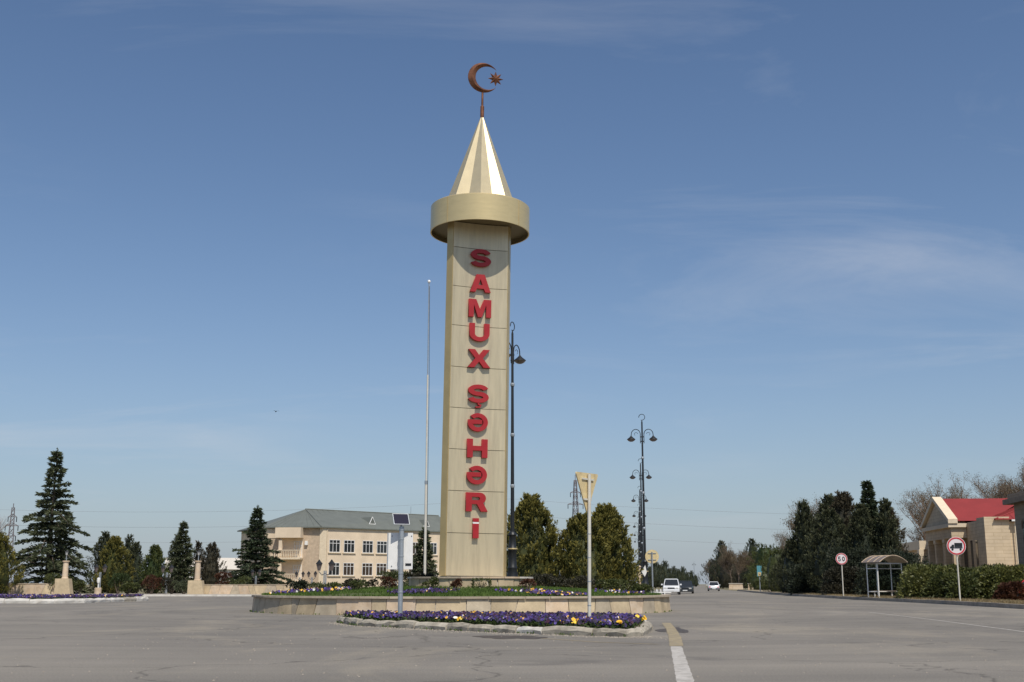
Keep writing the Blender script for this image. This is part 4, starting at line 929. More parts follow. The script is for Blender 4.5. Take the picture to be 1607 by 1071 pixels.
# standing seams on the roof faces
def seam_lines(a, b, c, d, n):
    for i in range(1, n):
        p = Vector(a).lerp(Vector(b), i / n); q = Vector(d).lerp(Vector(c), i / n); MB().tube([p + Vector((0, 0, .015)), q + Vector((0, 0, .015))], .022, 3).build('roof_seam', M['greenroof'], roof)
seam_lines(e[1], e[2], R1, R0, 26); seam_lines(e[0], e[1], R0, R0, 9)
MB().tube([R0 + Vector((0, 0, .03)), R1 + Vector((0, 0, .03))], .09, 6).build('ridge_cap', M['greenroof'], roof); MB().tube([Vector(e[1]) + Vector((0, 0, .03)), R0 + Vector((0, 0, .03))], .08, 6).build('hip_cap', M['greenroof'], roof)
fm = Matrix(((tdir.x, nin.x, 0, 0), (tdir.y, nin.y, 0, 0), (0, 0, 1, 0), (0, 0, 0, 1)))   # facade frame: x along, y into the building
def window(parent, Mx, s, z0, z1, w, glass='glass'):
    g_ = MB().box(s - w / 2, s + w / 2, -.012, .05, z0, z1, Mx).build('window', M[glass], parent)
    f = MB(); t_ = .06
    f.box(s - w / 2, s + w / 2, -.05, -.014, z1 - t_, z1, Mx); f.box(s - w / 2, s + w / 2, -.05, -.014, z0, z0 + t_, Mx)
    for k in (0, 1 / 3, 2 / 3, 1):
        x = s - w / 2 + t_ / 2 + (w - t_) * k; f.box(x - t_ / 2, x + t_ / 2, -.049, -.0145, z0 + t_ + .001, z1 - t_ - .001, Mx)
    f.box(s - w / 2 + t_, s + w / 2 - t_, -.047, -.015, z0 + (z1 - z0) * .70, z0 + (z1 - z0) * .70 + .06, Mx)
    f.build('frame', M['frame'], g_)
    MB().box(s - w / 2 - .18, s + w / 2 + .18, -.14, -.001, z0 - .12, z0 - .003, Mx).build('sill', M['trim'], g_)
for s in (1.75, 4.0, 6.95, 9.25, 12.0, 14.6, 17.8, 20.2):
    window(BL, fm, s, 4.98, 6.55, 1.66, random.choice(['glass', 'brownglass', 'glass', 'paleglass'])); window(BL, fm, s, 2.12, 3.7, 1.66, random.choice(['glass', 'brownglass', 'brownglass', 'paleglass']))
MB().box(.5, LEN, -.05, -.002, -.1, .55, fm).build('base_course', M['plaster2'], BL)
MB().tube([fm @ Vector((.55, -.08, -.1)), fm @ Vector((.55, -.08, 7.9))], .06, 6).build('drainpipe', M['trim'], BL)
# triangular roof lights
for s in (8.35, 17.6):
    d_ = .95; z_ = 8.75; a, b, c = Vector((s - .5, d_, z_)), Vector((s + .5, d_, z_)), Vector((s, d_, z_ + .95)); bk = Vector((s, d_ + 2.7, z_ + .95))
    dm = MB().add([fm @ v for v in (a + Vector((0, .03, 0)), b + Vector((0, .03, 0)), c + Vector((0, .03, 0)), bk)], [(1, 3, 2), (0, 2, 3), (0, 1, 2)]).build('dormer', M['greenroof'], roof)
    fr = MB()
    for p, q in ((a, b), (b, c), (c, a)): fr.tube([fm @ p, fm @ q], .05, 5)
    fr.build('dormer_frame', M['white'], dm)
# balconies on the tan side
sm_ = Matrix.Translation(P0) @ Matrix.Rotation(math.atan2((P1 - P0).y, (P1 - P0).x), 4, 'Z')
MB().box(1.75, 5.0, -1.5, -.003, 6.72, 7.98, sm_).build('balcony_parapet', M['plaster'], BL)
MB().box(.0, 1.74, -.06, -.003, 6.72, 7.9, sm_).build('cornice_band', M['plaster'], BL)
for z in (4.28, 1.35):
    bl = MB().box(1.2, 5.0, -1.5, -.003, z - .22, z, sm_).build('balcony', M['trim'], BL)
    MB().box(1.2, 5.0, -1.48, -1.34, z + .86, z + .95, sm_).build('handrail', M['trim'], bl)
    for k in range(17):
        x = 1.3 + k * .225; MB().lathe([(.045, 0), (.075, .22), (.04, .5), (.05, .855)], 6).build('baluster', M['trim'], bl).matrix_local = sm_ @ Matrix.Translation((x, -1.41, z + .002))
    MB().box(2.2, 2.62, -1.3, -.9, z + .001, z + 2.2, sm_).build('column', M['plaster'], bl)
    window(BL, sm_, 4.35, z + .05, z + 2.05, 1.05)
MB().box(2.05, 4.95, -.02, -.004, 1.36, 6.71, sm_).build('loggia_wall', M['plaster'], BL)
MB().box(5.25, 5.6, -.3, -.003, 5.85, 6.35, sm_).build('air_conditioner', M['white'], BL)
MB().tube([R0.lerp(R1, .78), R0.lerp(R1, .78) + Vector((0, 0, 1.1))], .03, 4).build('antenna', M['galv'], roof)

# white house behind the left garden
wh = thing('white_house', 'small white house with pale roof behind the garden evergreens', 'house', (-44, 175, 0), R(15))
MB().box(-6, 6, 0, 8, 0, 3.2).build('wall', M['white'], wh)
MB().add([(-6.4, -.4, 3.15), (6.4, -.4, 3.15), (6.4, 8.4, 3.15), (-6.4, 8.4, 3.15), (-6.4, 4, 4.9), (6.4, 4, 4.9)], [(0, 1, 5, 4), (2, 3, 4, 5), (0, 4, 3), (1, 2, 5), (3, 2, 1, 0)]).build('roof', M['mortar'], wh)
for x in (-3.5, 0, 3.5): MB().box(x - .6, x + .6, -.02, .05, 1.0, 2.4).build('window', M['glass'], wh)

# ------------------------------------------------------------------ buildings on the right
e1 = Vector((math.sin(R(6)), math.cos(R(6)), 0)); e2 = Vector((math.cos(R(6)), -math.sin(R(6)), 0))
def frame_at(c): return Matrix(((e1.x, e2.x, 0, c[0]), (e1.y, e2.y, 0, c[1]), (0, 0, 1, 0), (0, 0, 0, 1)))
def mstone(name, col, bw, bh):
    m = mk(name, col, .85, var=.12, vscale=1.5, bump=0)
    N = m.node_tree.nodes; L = m.node_tree.links; b = N['Principled BSDF']; t = N.new('ShaderNodeTexCoord'); sx = N.new('ShaderNodeSeparateXYZ'); L.new(t.outputs['Object'], sx.inputs[0])
    ad = N.new('ShaderNodeMath'); L.new(sx.outputs[0], ad.inputs[0]); L.new(sx.outputs[1], ad.inputs[1]); cb = N.new('ShaderNodeCombineXYZ'); L.new(ad.outputs[0], cb.inputs[0]); L.new(sx.outputs[2], cb.inputs[1])
    br = N.new('ShaderNodeTexBrick'); L.new(cb.outputs[0], br.inputs['Vector']); br.inputs['Scale'].default_value = 1; br.inputs['Brick Width'].default_value = bw; br.inputs['Row Height'].default_value = bh; br.inputs['Mortar Size'].default_value = .02
    br.inputs['Color1'].default_value = (1, 1, 1, 1); br.inputs['Color2'].default_value = (.93, .92, .90, 1); br.inputs['Mortar'].default_value = (.78, .74, .70, 1)
    mx = N.new('ShaderNodeMix'); mx.data_type = 'RGBA'; mx.blend_type = 'MULTIPLY'; mx.inputs[0].default_value = 1
    old = b.inputs['Base Color'].links[0].from_socket; L.new(old, mx.inputs[6]); L.new(br.outputs[0], mx.inputs[7]); L.new(mx.outputs[2], b.inputs['Base Color']); return m
M['courses'] = mstone('limestone_courses', (.60, .48, .33), 1.3, .3); M['courses2'] = mstone('brown_stone_courses', (.30, .235, .17), 1.0, .3)
CR = (41.3, 103.0)
BR = thing('red_roofed_building', 'limestone building with columned pediment and red metal roof on the right', 'building', (CR[0], CR[1], 0)); BF = frame_at((0, 0))
# local axes: x = a (away along the road), y = b (into the block)
MB().box(0, 22, 0, 13, -.1, 6.35, BF).build('wall', M['courses'], BR)
MB().box(-.16, 2.2, -.5, 1.6, -.1, 6.75, BF).build('corner_pier', M['courses'], BR)
MB().box(2.21, 6.2, -.32, -.003, -.1, 6.55, BF).build('parapet_wall', M['courses'], BR)
ev = 6.5; eo = .45
roofR = MB().add([BF @ Vector(v) for v in ((-eo, .3, ev), (22.4, .3, ev), (22.4, 13.4, ev), (-eo, 13.4, ev), (5.0, 6.8, 8.75), (17, 6.8, 8.75))], [(0, 1, 5, 4), (1, 2, 5), (2, 3, 4, 5), (3, 0, 4), (3, 2, 1, 0)]).build('roof', M['redroof'], BR)
MB().box(-eo - .12, -eo, 1.7, 13.4, ev - .16, ev - .003, BF).build('gutter', M['white'], roofR)
MB().tube([BF @ Vector((-.28, 2.0, 0)), BF @ Vector((-.28, 2.0, 6.3))], .06, 6).build('drainpipe', M['trim'], BR)
MB().tube([BF @ Vector((-eo, .3, ev + .03)), BF @ Vector((5, 6.8, 8.78))], .07, 5).build('hip_cap', M['redroof'], roofR); MB().tube([BF @ Vector((-eo, 13.4, ev + .03)), BF @ Vector((5, 6.8, 8.78))], .07, 5).build('hip_cap', M['redroof'], roofR)
for i in range(1, 16):
    f = i / 16; b_ = .3 + 13.1 * f; k = min(1, (b_ - .3) / 6.5 if b_ < 6.8 else (13.4 - b_) / 6.6)
    MB().tube([BF @ Vector((-eo, b_, ev + .012)), BF @ Vector((-eo + (5 + eo) * k, b_, ev + 2.25 * k + .012))], .02, 3).build('roof_seam', M['redroof'], roofR)
for i in range(1, 30):
    x = -eo + 22.8 * i / 30; k = min(1, (x + eo) / (5 + eo), (22.4 - x) / 5.4)
    MB().tube([BF @ Vector((x, .3, ev + .012)), BF @ Vector((x, .3 + 6.5 * k, ev + 2.25 * k + .012))], .022, 3).build('roof_seam', M['redroof'], roofR)
MB().box(-.06, -.002, 1.7, 13, 2.55, 2.7, BF).build('string_course', M['trim'], BR)
# portico with pediment
pa0, pa1, pb = 6.2, 16.2, -1.7
MB().box(pa0, pa1, pb, -.34, 5.2, 6.15, BF).build('entablature', M['courses'], BR)
MB().box(pa0 - .25, pa1 + .25, pb - .28, -.33, 6.152, 6.5, BF).build('cornice', M['trim'], BR)
am = (pa0 + pa1) / 2
MB().add([BF @ Vector(v) for v in ((pa0, pb, 6.502), (pa1, pb, 6.502), (am, pb, 8.7), (pa0, -.3, 6.502), (pa1, -.3, 6.502), (am, -.3, 8.7))], [(0, 1, 2), (5, 4, 3), (0, 2, 5, 3), (1, 4, 5, 2)]).build('pediment', M['courses'], BR)
for s, x0, x1 in ((1, pa0 - .35, am), (-1, pa1 + .35, am)):
    zz0, zz1 = 6.5, 8.88
    MB().hexa([BF @ Vector(v) for v in ((x0, pb - .3, zz0), (x1, pb - .3, zz1), (x1, pb + .55, zz1), (x0, pb + .55, zz0), (x0, pb - .3, zz0 + .4), (x1, pb - .3, zz1 + .4), (x1, pb + .55, zz1 + .4), (x0, pb + .55, zz0 + .4))]).build('raking_cornice', M['trim'], BR)
    MB().add([BF @ Vector(v) for v in ((x0, pb + .57, zz0 + .22), (x1, pb + .57, zz1 + .22), (x1, 6.8, zz1 + .22), (x0, 1.6, zz0 + .22))], [(0, 1, 2, 3)]).build('portico_roof', M['redroof'], BR)
for x in (pa0 + .45, pa0 + 3.3, pa1 - 3.3, pa1 - .45):
    MB().box(x - .38, x + .38, pb + .02, pb + .78, 4.85, 5.198, BF).build('capital', M['trim'], BR); MB().box(x - .30, x + .30, pb + .1, pb + .7, -.1, 4.848, BF).build('column', M['courses'], BR)
for x in (8.3, 11.2, 14.1): MB().box(x - .55, x + .55, -.03, .05, 1.0, 4.6, BF).build('window', M['glass'], BR)
for x in (3.3, 4.9): MB().box(x - .32, x + .32, -.345, -.321, 2.0, 4.9, BF).build('window', M['glass'], BR)
# low far wing
MB().box(22.3, 38, -.6, 8, -.1, 4.6, BF).build('wing_wall', M['courses'], BR)
MB().box(22.1, 38.2, -1.0, 8.2, 4.602, 5.5, BF).build('wing_parapet', M['trim'], BR)
MB().box(22.0, 22.9, -1.1, -.62, -.1, 4.6, BF).build('wing_pier', M['trim'], BR); MB().box(30.2, 31.0, -1.1, -.62, -.1, 4.6, BF).build('wing_pier', M['trim'], BR)
for x in (24.6, 26.0, 28.2, 33, 35): MB().box(x - .35, x + .35, -.63, -.55, 1.2, 4.0, BF).build('window', M['glass'], BR)

DB = thing('brown_stone_building', 'dark brown stone building with arched windows and domed corner at the right edge', 'building', (32.0, 72, 0)); DF = frame_at((0, 0))
MB().box(-22, 5, 0, 12, -.1, 6.1, DF).build('wall', M['courses2'], DB)
MB().box(-22.3, 5.5, -.55, 12.4, 6.102, 6.42, DF).build('cornice', M['dkstone'], DB); MB().box(-22.1, 5.2, -.3, 12.2, 6.422, 6.75, DF).build('parapet', M['courses2'], DB)
for x in (3.2, .4, -2.4):
    w = MB(); pr = [(x - .38, 2.6), (x + .38, 2.6)] + [(x + .38 * math.cos(R(a)), 4.5 + .55 * math.sin(R(a))) for a in range(0, 181, 20)]
    w.add([DF @ Vector((p[0], -.02, p[1])) for p in pr], [tuple(range(len(pr)))]); wo = w.build('arched_window', M['glass'], DB)
    ar = MB().tube([DF @ Vector((p[0], -.02, p[1])) for p in pr[2:]], .09, 5).build('window_arch', M['dkstone'], wo)
    MB().box(x - .5, x + .5, -.06, -.003, .6, 1.9, DF).build('lower_window', M['glass'], DB)
# domed corner tower
tv = MB(); prd = []
for a in range(0, 181, 15): prd.append((2.2 + 1.5 * -math.cos(R(a)), 7.3 + 1.0 * math.sin(R(a))))
prd = [(.7, 6.76)] + prd + [(3.7, 6.76)]
n = len(prd)
tv.add([DF @ Vector((p[0], .4, p[1])) for p in prd] + [DF @ Vector((p[0], 4.0, p[1])) for p in prd], [tuple(range(n))[::-1], tuple(range(n, 2 * n))] + [(i, (i + 1) % n, n + (i + 1) % n, n + i) for i in range(n)])
tv.build('vaulted_dormer', M['trim'], DB)
w = MB(); pr = [(1.2, 6.9), (3.2, 6.9)] + [(2.2 + 1.0 * math.cos(R(a)), 7.3 + .65 * math.sin(R(a))) for a in range(0, 181, 20)]
w.add([DF @ Vector((p[0], .385, p[1])) for p in pr], [tuple(range(len(pr)))]); w.build('dormer_arch', M['dkstone'], DB)

# ------------------------------------------------------------------ right side: signs, bus shelter
def disc(r, y0, y1, n=40):
    return [[(r * math.cos(2 * math.pi * i / n), r * math.sin(2 * math.pi * i / n)) for i in range(n)]]
def ring_loops(r0, r1, n=44): return [[(r1 * math.cos(2 * math.pi * i / n), r1 * math.sin(2 * math.pi * i / n)) for i in range(n)], [(r0 * math.cos(2 * math.pi * i / n), r0 * math.sin(2 * math.pi * i / n)) for i in range(n)]]
def place(o, y, z, x=0): o.matrix_local = Matrix.Translation((x, y, z)) @ Matrix.Rotation(R(90), 4, 'X'); return o
def round_sign(name, label, loc, rz, r, zc, glyphs):
    t = thing(name, label, 'sign', loc, rz)
    MB().tube([(0, 0, -.05), (0, 0, zc + r * .8)], .04, 10).build('pole', M['polewhite'], t, True)
    pl = place(link('sign_plate', outline_mesh(disc(r, 0, 0), 1, 1, .02), M['signwhite'], t), -.06, zc)
    place(link('red_ring', outline_mesh(ring_loops(r * .80, r * .95), 1, 1, .012), M['signred'], t), -.074, zc)
    MB().box(-.05, .05, -.05, .0, zc - .2, zc - .14).build('bracket', M['galv'], t); MB().box(-.05, .05, -.05, .0, zc + .14, zc + .2).build('bracket', M['galv'], t)
    for nm, lp, sx, sy, x, z, mt in glyphs:
        place(link(nm, outline_mesh(lp, sx, sy, .01), M[mt], t), -.075, zc + z, x)
    return t
round_sign('speed_limit_sign', 'round red-ringed speed limit sign reading 50 on a white post', (24.3, 88.4, .15), R(-12), .42, 2.72, [('digit', GL['5'], .26, .34, -.15, 0, 'signblack'), ('digit', GL['0'], .26, .34, .14, 0, 'signblack')])
cargo = [[(-.09, -.05), (.30, -.05), (.30, .16), (-.09, .16)]]
cab = [[(-.31, -.12), (-.11, -.12), (-.11, .07), (-.21, .07), (-.25, -.01), (-.31, -.03)]]
chass = [[(-.10, -.12), (.30, -.12), (.30, -.065), (-.10, -.065)]]
wheel = disc(.055, 0, 0, 16)
round_sign('no_trucks_sign', 'large round red-ringed sign with a black lorry symbol at the kerb', (23.25, 62.6, .15), R(-14), .47, 2.85,
           [('lorry_box', cargo, 1, 1, 0, .0, 'signblack'), ('lorry_cab', cab, 1, 1, 0, 0, 'signblack'), ('lorry_chassis', chass, 1, 1, 0, 0, 'signblack'), ('lorry_wheel', wheel, 1, 1, -.20, -.178, 'signblack'), ('lorry_wheel', wheel, 1, 1, .20, -.178, 'signblack')])
# round sign seen from behind, beside the lamp row
t = thing('round_sign_back', 'round cream sign back on a grey post right of the street lamps', 'sign', (8.65, 74, 0), R(-5))
MB().tube([(0, 0, 0), (0, 0, 3.0)], .045, 8).build('pole', M['galv'], t, True)
place(link('sign_plate', outline_mesh(disc(.42, 0, 0), 1, 1, .02), M['signback'], t), .07, 2.72)
for z in (2.52, 2.92): MB().box(-.25, .25, .03, .058, z - .02, z + .02).build('bracket', M['galv'], t)
# small pillar and low wall at the foot of the lamp row
t = thing('stone_post', 'slim stone post with diamond plate beside the street lamp base', 'post', (7.2, 68, 0))
MB().box(-.25, .25, -.25, .25, 0, .78).build('base', M['limestone2'], t); MB().tube([(0, 0, .78), (0, 0, 1.95)], .09, 8).build('shaft', M['limestone2'], t); MB().lathe([(.1, 1.95), (.13, 2.0), (.06, 2.08)], 8).build('cap', M['limestone2'], t)
MB().add([(.12, -.1, 1.75), (.34, -.1, 2.1), (.42, -.1, 1.7), (.30, -.1, 1.45), (.12, -.07, 1.75), (.34, -.07, 2.1), (.42, -.07, 1.7), (.30, -.07, 1.45)], [(0, 3, 2, 1), (4, 5, 6, 7), (0, 1, 5, 4), (1, 2, 6, 5), (2, 3, 7, 6), (3, 0, 4, 7)]).build('diamond_plate', M['white'], t)
t = thing('low_wall', 'low beige wall at the foot of the golden thujas', 'wall', (6.0, 68.4, 0)); MB().box(-1.2, 1.0, -.15, .15, 0, .62).build('wall', M['limestone2'], t); MB().box(-1.25, 1.05, -.2, .2, .622, .70).build('coping', M['mortar'], t)

bs = thing('bus_shelter', 'glass bus shelter with curved brown roof behind the right kerb', 'bus shelter', (25.05, 80.8, .15), R(24))
bs.scale = (.84, .84, .96)
fw, fd, fh = 1.22, .62, 2.35
for x in (-fw, fw):
    for y in (-fd, fd): MB().tube([(x, y, 0), (x, y, fh)], .045, 8).build('post', M['white'], bs)
MB().tube([(-.25, fd, 0), (-.25, fd, fh)], .035, 8).build('post', M['white'], bs)
for y in (-fd, fd): MB().tube([(-fw, y, fh), (fw, y, fh)], .045, 8).build('top_rail', M['white'], bs)
for z in (.42, 2.0): MB().tube([(-fw, fd, z), (fw, fd, z)], .03, 8).build('rail', M['white'], bs)
for x in (-fw, fw):
    for z in (.42, 2.0): MB().tube([(x, -fd, z), (x, fd, z)], .03, 8).build('rail', M['white'], bs)
    MB().box(x - .006, x + .006, -fd + .05, fd - .05, .46, 1.97).build('side_pane', M['shelterglass'], bs)
for a, b in ((-fw + .05, -.30), (-.20, fw - .05)): MB().box(a, b, fd - .006, fd + .006, .46, 1.97).build('back_pane', M['shelterglass'], bs)
rf = MB(); nA = 12; up_ = []
for i in range(nA + 1):
    a = -1 + 2 * i / nA; up_.append((a * 1.42, fh + .04 + .46 * (1 - a * a)))
rf.add([(x, -1.15, z) for x, z in up_] + [(x, 1.0, z) for x, z in up_] + [(x, -1.15, z + .03) for x, z in up_] + [(x, 1.0, z + .03) for x, z in up_],
       [(i, i + 1, nA + 2 + i, nA + 1 + i) for i in range(nA)] + [(2 * nA + 2 + i, 3 * nA + 3 + i, 3 * nA + 4 + i, 2 * nA + 3 + i) for i in range(nA)] + [(i, 2 * nA + 2 + i, 2 * nA + 3 + i, i + 1) for i in range(nA)])
ro = rf.build('roof', M['polycarb'], bs)
for y in (-1.13, -.42, .29, .98): MB().tube([(x, y, z + .05) for x, z in up_], .025, 5).build('roof_rib', M['polecol'] if 'polecol' in M else M['limestone2'], ro)
MB().box(-fw, fw, .1, .5, .45, .5).build('bench_seat', M['polycarb'], bs); MB().box(-.9, -.84, .25, .31, 0, .449).build('bench_leg', M['white'], bs); MB().box(.84, .9, .25, .31, 0, .449).build('bench_leg', M['white'], bs)

# ------------------------------------------------------------------ right-hand vegetation
RG = 'dark evergreens behind the bus shelter'
thuja('cypress_tree', 'slim pointed cypress at the left end of the dark evergreen group', (28.9, 118, 0), 9.0, 2.5, 'cypress', 420, 26, RG, 201, CYP)
thuja('cypress_tree', 'short wide dark evergreen below the slim pointed cypress', (27.9, 119, 0), 5.4, 3.4, 'cypress', 360, 24, RG, 202)
thuja('cypress_tree', 'tall dark evergreen between the cypress and the shelter', (30.2, 113, 0), 9.2, 3.8, 'cypress', 560, 26, RG, 203, CYP)
cedar('cedar_tree', 'tallest dark conifer with ragged tip behind the bus shelter', (31.2, 104, 0), 9.9, 7.0, 'cedardk', .15, 1.3, RG, 204, .3)
thuja('cypress_tree', 'dark evergreen right of the speed limit sign', (29.9, 102, 0), 7.6, 2.9, 'cypress', 480, 26, RG, 205, CYP)
thuja('cypress_tree', 'slender cypress near the right end of the dark group', (31.7, 101, 0), 8.0, 1.6, 'cypress', 340, 24, RG, 206, CYP)
thuja('cypress_tree', 'dark brownish evergreen at the right end of the group beside the low wing', (32.9, 104, 0), 7.4, 2.6, 'brownthuja', 420, 26, RG, 207, CYP)
thuja('cypress_tree', 'broad dark evergreen in the left half of the group, behind the speed limit sign', (28.0, 105, 0), 7.4, 4.4, 'cypress', 560, 28, RG, 208)
thuja('cypress_tree', 'tall brownish evergreen left of the tallest dark conifer', (30.4, 109, 0), 9.2, 4.2, 'brownthuja', 560, 28, RG, 209, CYP)
thuja('cypress_tree', 'broad dark evergreen right under the tallest dark conifer', (31.9, 106, 0), 7.6, 4.6, 'cypress', 560, 28, RG, 210)
bare_tree('bare_tree', 'leafless tree behind the slim pointed cypress', (31.4, 124, 0), 11.6, .5, 211, 5, None, 6)
bare_tree('bare_tree', 'leafless tree behind the right end of the dark group', (35.0, 114, 0), 9.8, .5, 212, 5, None, 6)
bare_tree('bare_tree', 'bare tree behind the pediment of the red roofed building, left one', (48.5, 139, 0), 15.3, .52, 213, 5, 'bare trees behind the red roof', 6)
bare_tree('bare_tree', 'bare tree behind the middle of the red roof', (52.6, 141, 0), 15.6, .5, 214, 5, 'bare trees behind the red roof', 6)
bare_tree('bare_tree', 'tall upright bare tree behind the right part of the red roof', (57.2, 138, 0), 18.4, .42, 215, 5, 'bare trees behind the red roof', 6)
bare_tree('bare_tree', 'tall bare tree beside the domed corner at the right edge', (60.6, 139, 0), 18.2, .42, 216, 5, 'bare trees behind the red roof', 6)
HB = [(26.3, 69.5, 1.5, 3.2, 'laurel', 'dense green shrub directly behind the lorry sign'), (28.5, 69.0, 1.9, 3.2, 'laurel2', 'large laurel right of the lorry sign'), (30.0, 66.4, 1.4, 2.4, 'laurel', 'leafy shrub behind the red car'),
      (26.0, 74.0, 2.0, 3.6, 'laurel2', 'green shrub between the shelter and the lorry sign'), (27.0, 78.2, 2.1, 3.0, 'laurel', 'tall green shrub right of the bus shelter'), (29.6, 83, 1.9, 3.4, 'brownthuja', 'tall evergreen shrub in front of the low wing'),
      (28.8, 74.6, 1.8, 3.6, 'laurel', 'broad evergreen shrub in front of the columns'), (31.9, 80.5, 2.1, 4.0, 'laurel2', 'evergreen shrub in front of the shaded wall'), (34.8, 84, 1.6, 4.0, 'laurel', 'evergreen shrub under the lit limestone wall'),
      (27.6, 88.5, 3.0, 3.6, 'cypress', 'dark shrub behind the bus shelter'), (26.6, 96.0, 2.2, 3.2, 'brownthuja', 'dark green shrub left of the speed limit sign'), (27.7, 110.0, 2.6, 3.8, 'cypress', 'spreading dark shrub at the left foot of the dark evergreens'),
      (30.0, 92, 3.4, 4.4, 'cypress', 'dark undergrowth shrub right behind the shelter'), (26.7, 64.6, .95, 1.3, 'barberry', 'reddish twiggy shrub in front of the red car'), (30.7, 97, 3.4, 4.0, 'brownthuja', 'tall brownish shrub at the right foot of the dark evergreens'), (28.4, 100, 4.0, 4.2, 'cypress', 'dark tall shrub filling the foot of the evergreen group'),
      (24.9, 71.0, .7, 1.2, 'laurel2', 'low yellow green plant at the verge left of the lorry sign'), (27.4, 66.8, .8, 1.3, 'laurel2', 'low bright green plant at the verge right of the lorry sign'), (29.9, 120, 3.0, 4.4, 'brownthuja', 'brown green shrub behind the left foot of the dark evergreens')]
for i, (x, y, h_, w_, mt, lab) in enumerate(HB):
    bush('shrub', lab, 'shrub', (x, y, .12), h_, w_, mt, 22, 260, .17, 'shrubs along the right verge', 220 + i, stems=False, low=True)
# middle-distance trees right of the road
MT = [('bare', 69.2, 420, 12.5, .5, 5, 'brown bare tree at the left end of the roadside wood'), ('thuja', 52.6, 300, 11.5, 5.6, 'cypress', 'dark conifer near the left end of the roadside wood'), ('bare', 47.8, 262, 12.0, .55, 6, 'brown bare tree right of the first dark conifer of the wood'), ('bare', 43.8, 232, 9.6, .55, 4, 'bare tree with pale trunk in the roadside wood'),
      ('thuja', 48.6, 242, 10.0, 4.8, 'cypress', 'tall dark conifer in the middle of the roadside wood'), ('bare', 56.5, 262, 11.5, .55, 6, 'brown leafing tree behind the right half of the roadside wood'), ('oval', 46.9, 222, 8.2, 5.6, 'thujagreen', 'rounded green tree in the roadside wood'),
      ('oval', 47.4, 210, 7.4, 5.6, 'thujagreen', 'rounded green tree at the right end of the roadside wood'), ('oval', 47.6, 200, 6.4, 5.4, 'laurel', 'dark leafy tree closing the right end of the roadside wood'), ('oval', 57.0, 330, 8.0, 9.0, 'brownthuja', 'dark bush-like tree at the left foot of the roadside wood'), ('oval', 49.5, 252, 6.6, 8.0, 'brownthuja', 'dark broad tree at the foot of the tall conifer in the wood'),
      ('oval', 39.9, 192, 3.4, 5.0, 'laurel', 'low green tree behind the concrete blocks'), ('oval', 43.0, 205, 4.6, 5.5, 'laurel', 'middling green tree behind the concrete blocks'), ('oval', 51.8, 285, 7.0, 7.5, 'brownthuja', 'dark thicket tree below the first dark conifer of the wood'), ('thuja', 31.2, 137, 4.4, 3.0, 'cypress', 'dark low evergreen beyond the verge, left of the evergreen group'), ('oval', 32.3, 146, 5.0, 4.0, 'laurel', 'leafy tree beyond the verge, left of the evergreen group'), ('bare', 35.5, 150, 9.0, .55, 6, 'leafless tree beyond the verge, left of the evergreen group')]
for i, q in enumerate(MT):
    if q[0] == 'bare': bare_tree('bare_tree', q[6], (q[1], q[2], 0), q[3], q[4], 250 + i, 5, 'trees of the roadside wood', q[5])
    else: thuja('roadside_tree', q[6], (q[1], q[2], 0), q[3], q[4], q[5], 320, 24, 'trees of the roadside wood', 250 + i, OVAL if q[0] == 'oval' else None, .8)
# far conifers left of the road: two shapes, copied
fa = thuja('far_conifer', 'far dark conifer at the left end of the distant row', (31.5, 285, 0), 6.6, 3.4, 'cypress', 220, 20, 'distant conifers along the road', 270, None, .9)
lab_far = ['second', 'third', 'fourth', 'fifth', 'sixth', 'seventh', 'eighth', 'ninth', 'tenth', 'eleventh', 'twelfth']
for i, s in enumerate((.8, 1.1, .95, 1.15, .85, 1.0, .9, 1.05, .8, .9, .7)):
    o = copy_tree(fa); o.location = (33.6 + i * 3.2 + i * i * .05, 292 + i * 17, 0); o.scale = (s * 1.1, s * 1.1, s); o.rotation_euler = (0, 0, i * 1.3)
    tag(o, lab_far[i] + ' dark conifer from the left in the distant row', 'tree')

# dry grass along the right verge and weeds at kerbs
rng = np.random.default_rng(31); V_ = []
for (x0, y0), (x1, y1) in zip(VR[1:7], VR[2:8]):
    L_ = math.hypot(x1 - x0, y1 - y0); n = int(L_ * 320); f = rng.uniform(0, 1, n); off = np.abs(rng.normal(0, 1.4, n)) + .05
    V_.append(np.stack([x0 + (x1 - x0) * f + off, y0 + (y1 - y0) * f, np.full(n, .14)], 1))
blades('dry_grass', np.concatenate(V_), .16, M['drygrass'], 'dry straw coloured grass on the verge behind the right kerb', 32)
W_ = []
for i in range(7):
    a, b = BP[i], BP[i + 1]; n = int((b - a).length * 26); f = rng.uniform(0, 1, n)
    for k in range(n):
        p = a.lerp(b, f[k]); d = (p - bc).normalized() * abs(random.gauss(0, .035))
        if math.sin(f[k] * 9 + i * 2) > -.1: W_.append((p.x + d.x, p.y + d.y, 0))
for k in range(260):
    a = rng.uniform(math.pi * 1.05, 1.95 * math.pi); c_ = round(a * 9) / 9 + rng.normal(0, .012); W_.append((IC.x + (IR + .03 + abs(rng.normal(0, .03))) * math.cos(c_), IC.y + (IR + .03) * math.sin(c_), 0))
blades('kerb_weeds', np.array(W_), .07, M['grassmat'], 'small weeds growing at the foot of the kerb stones', 33)
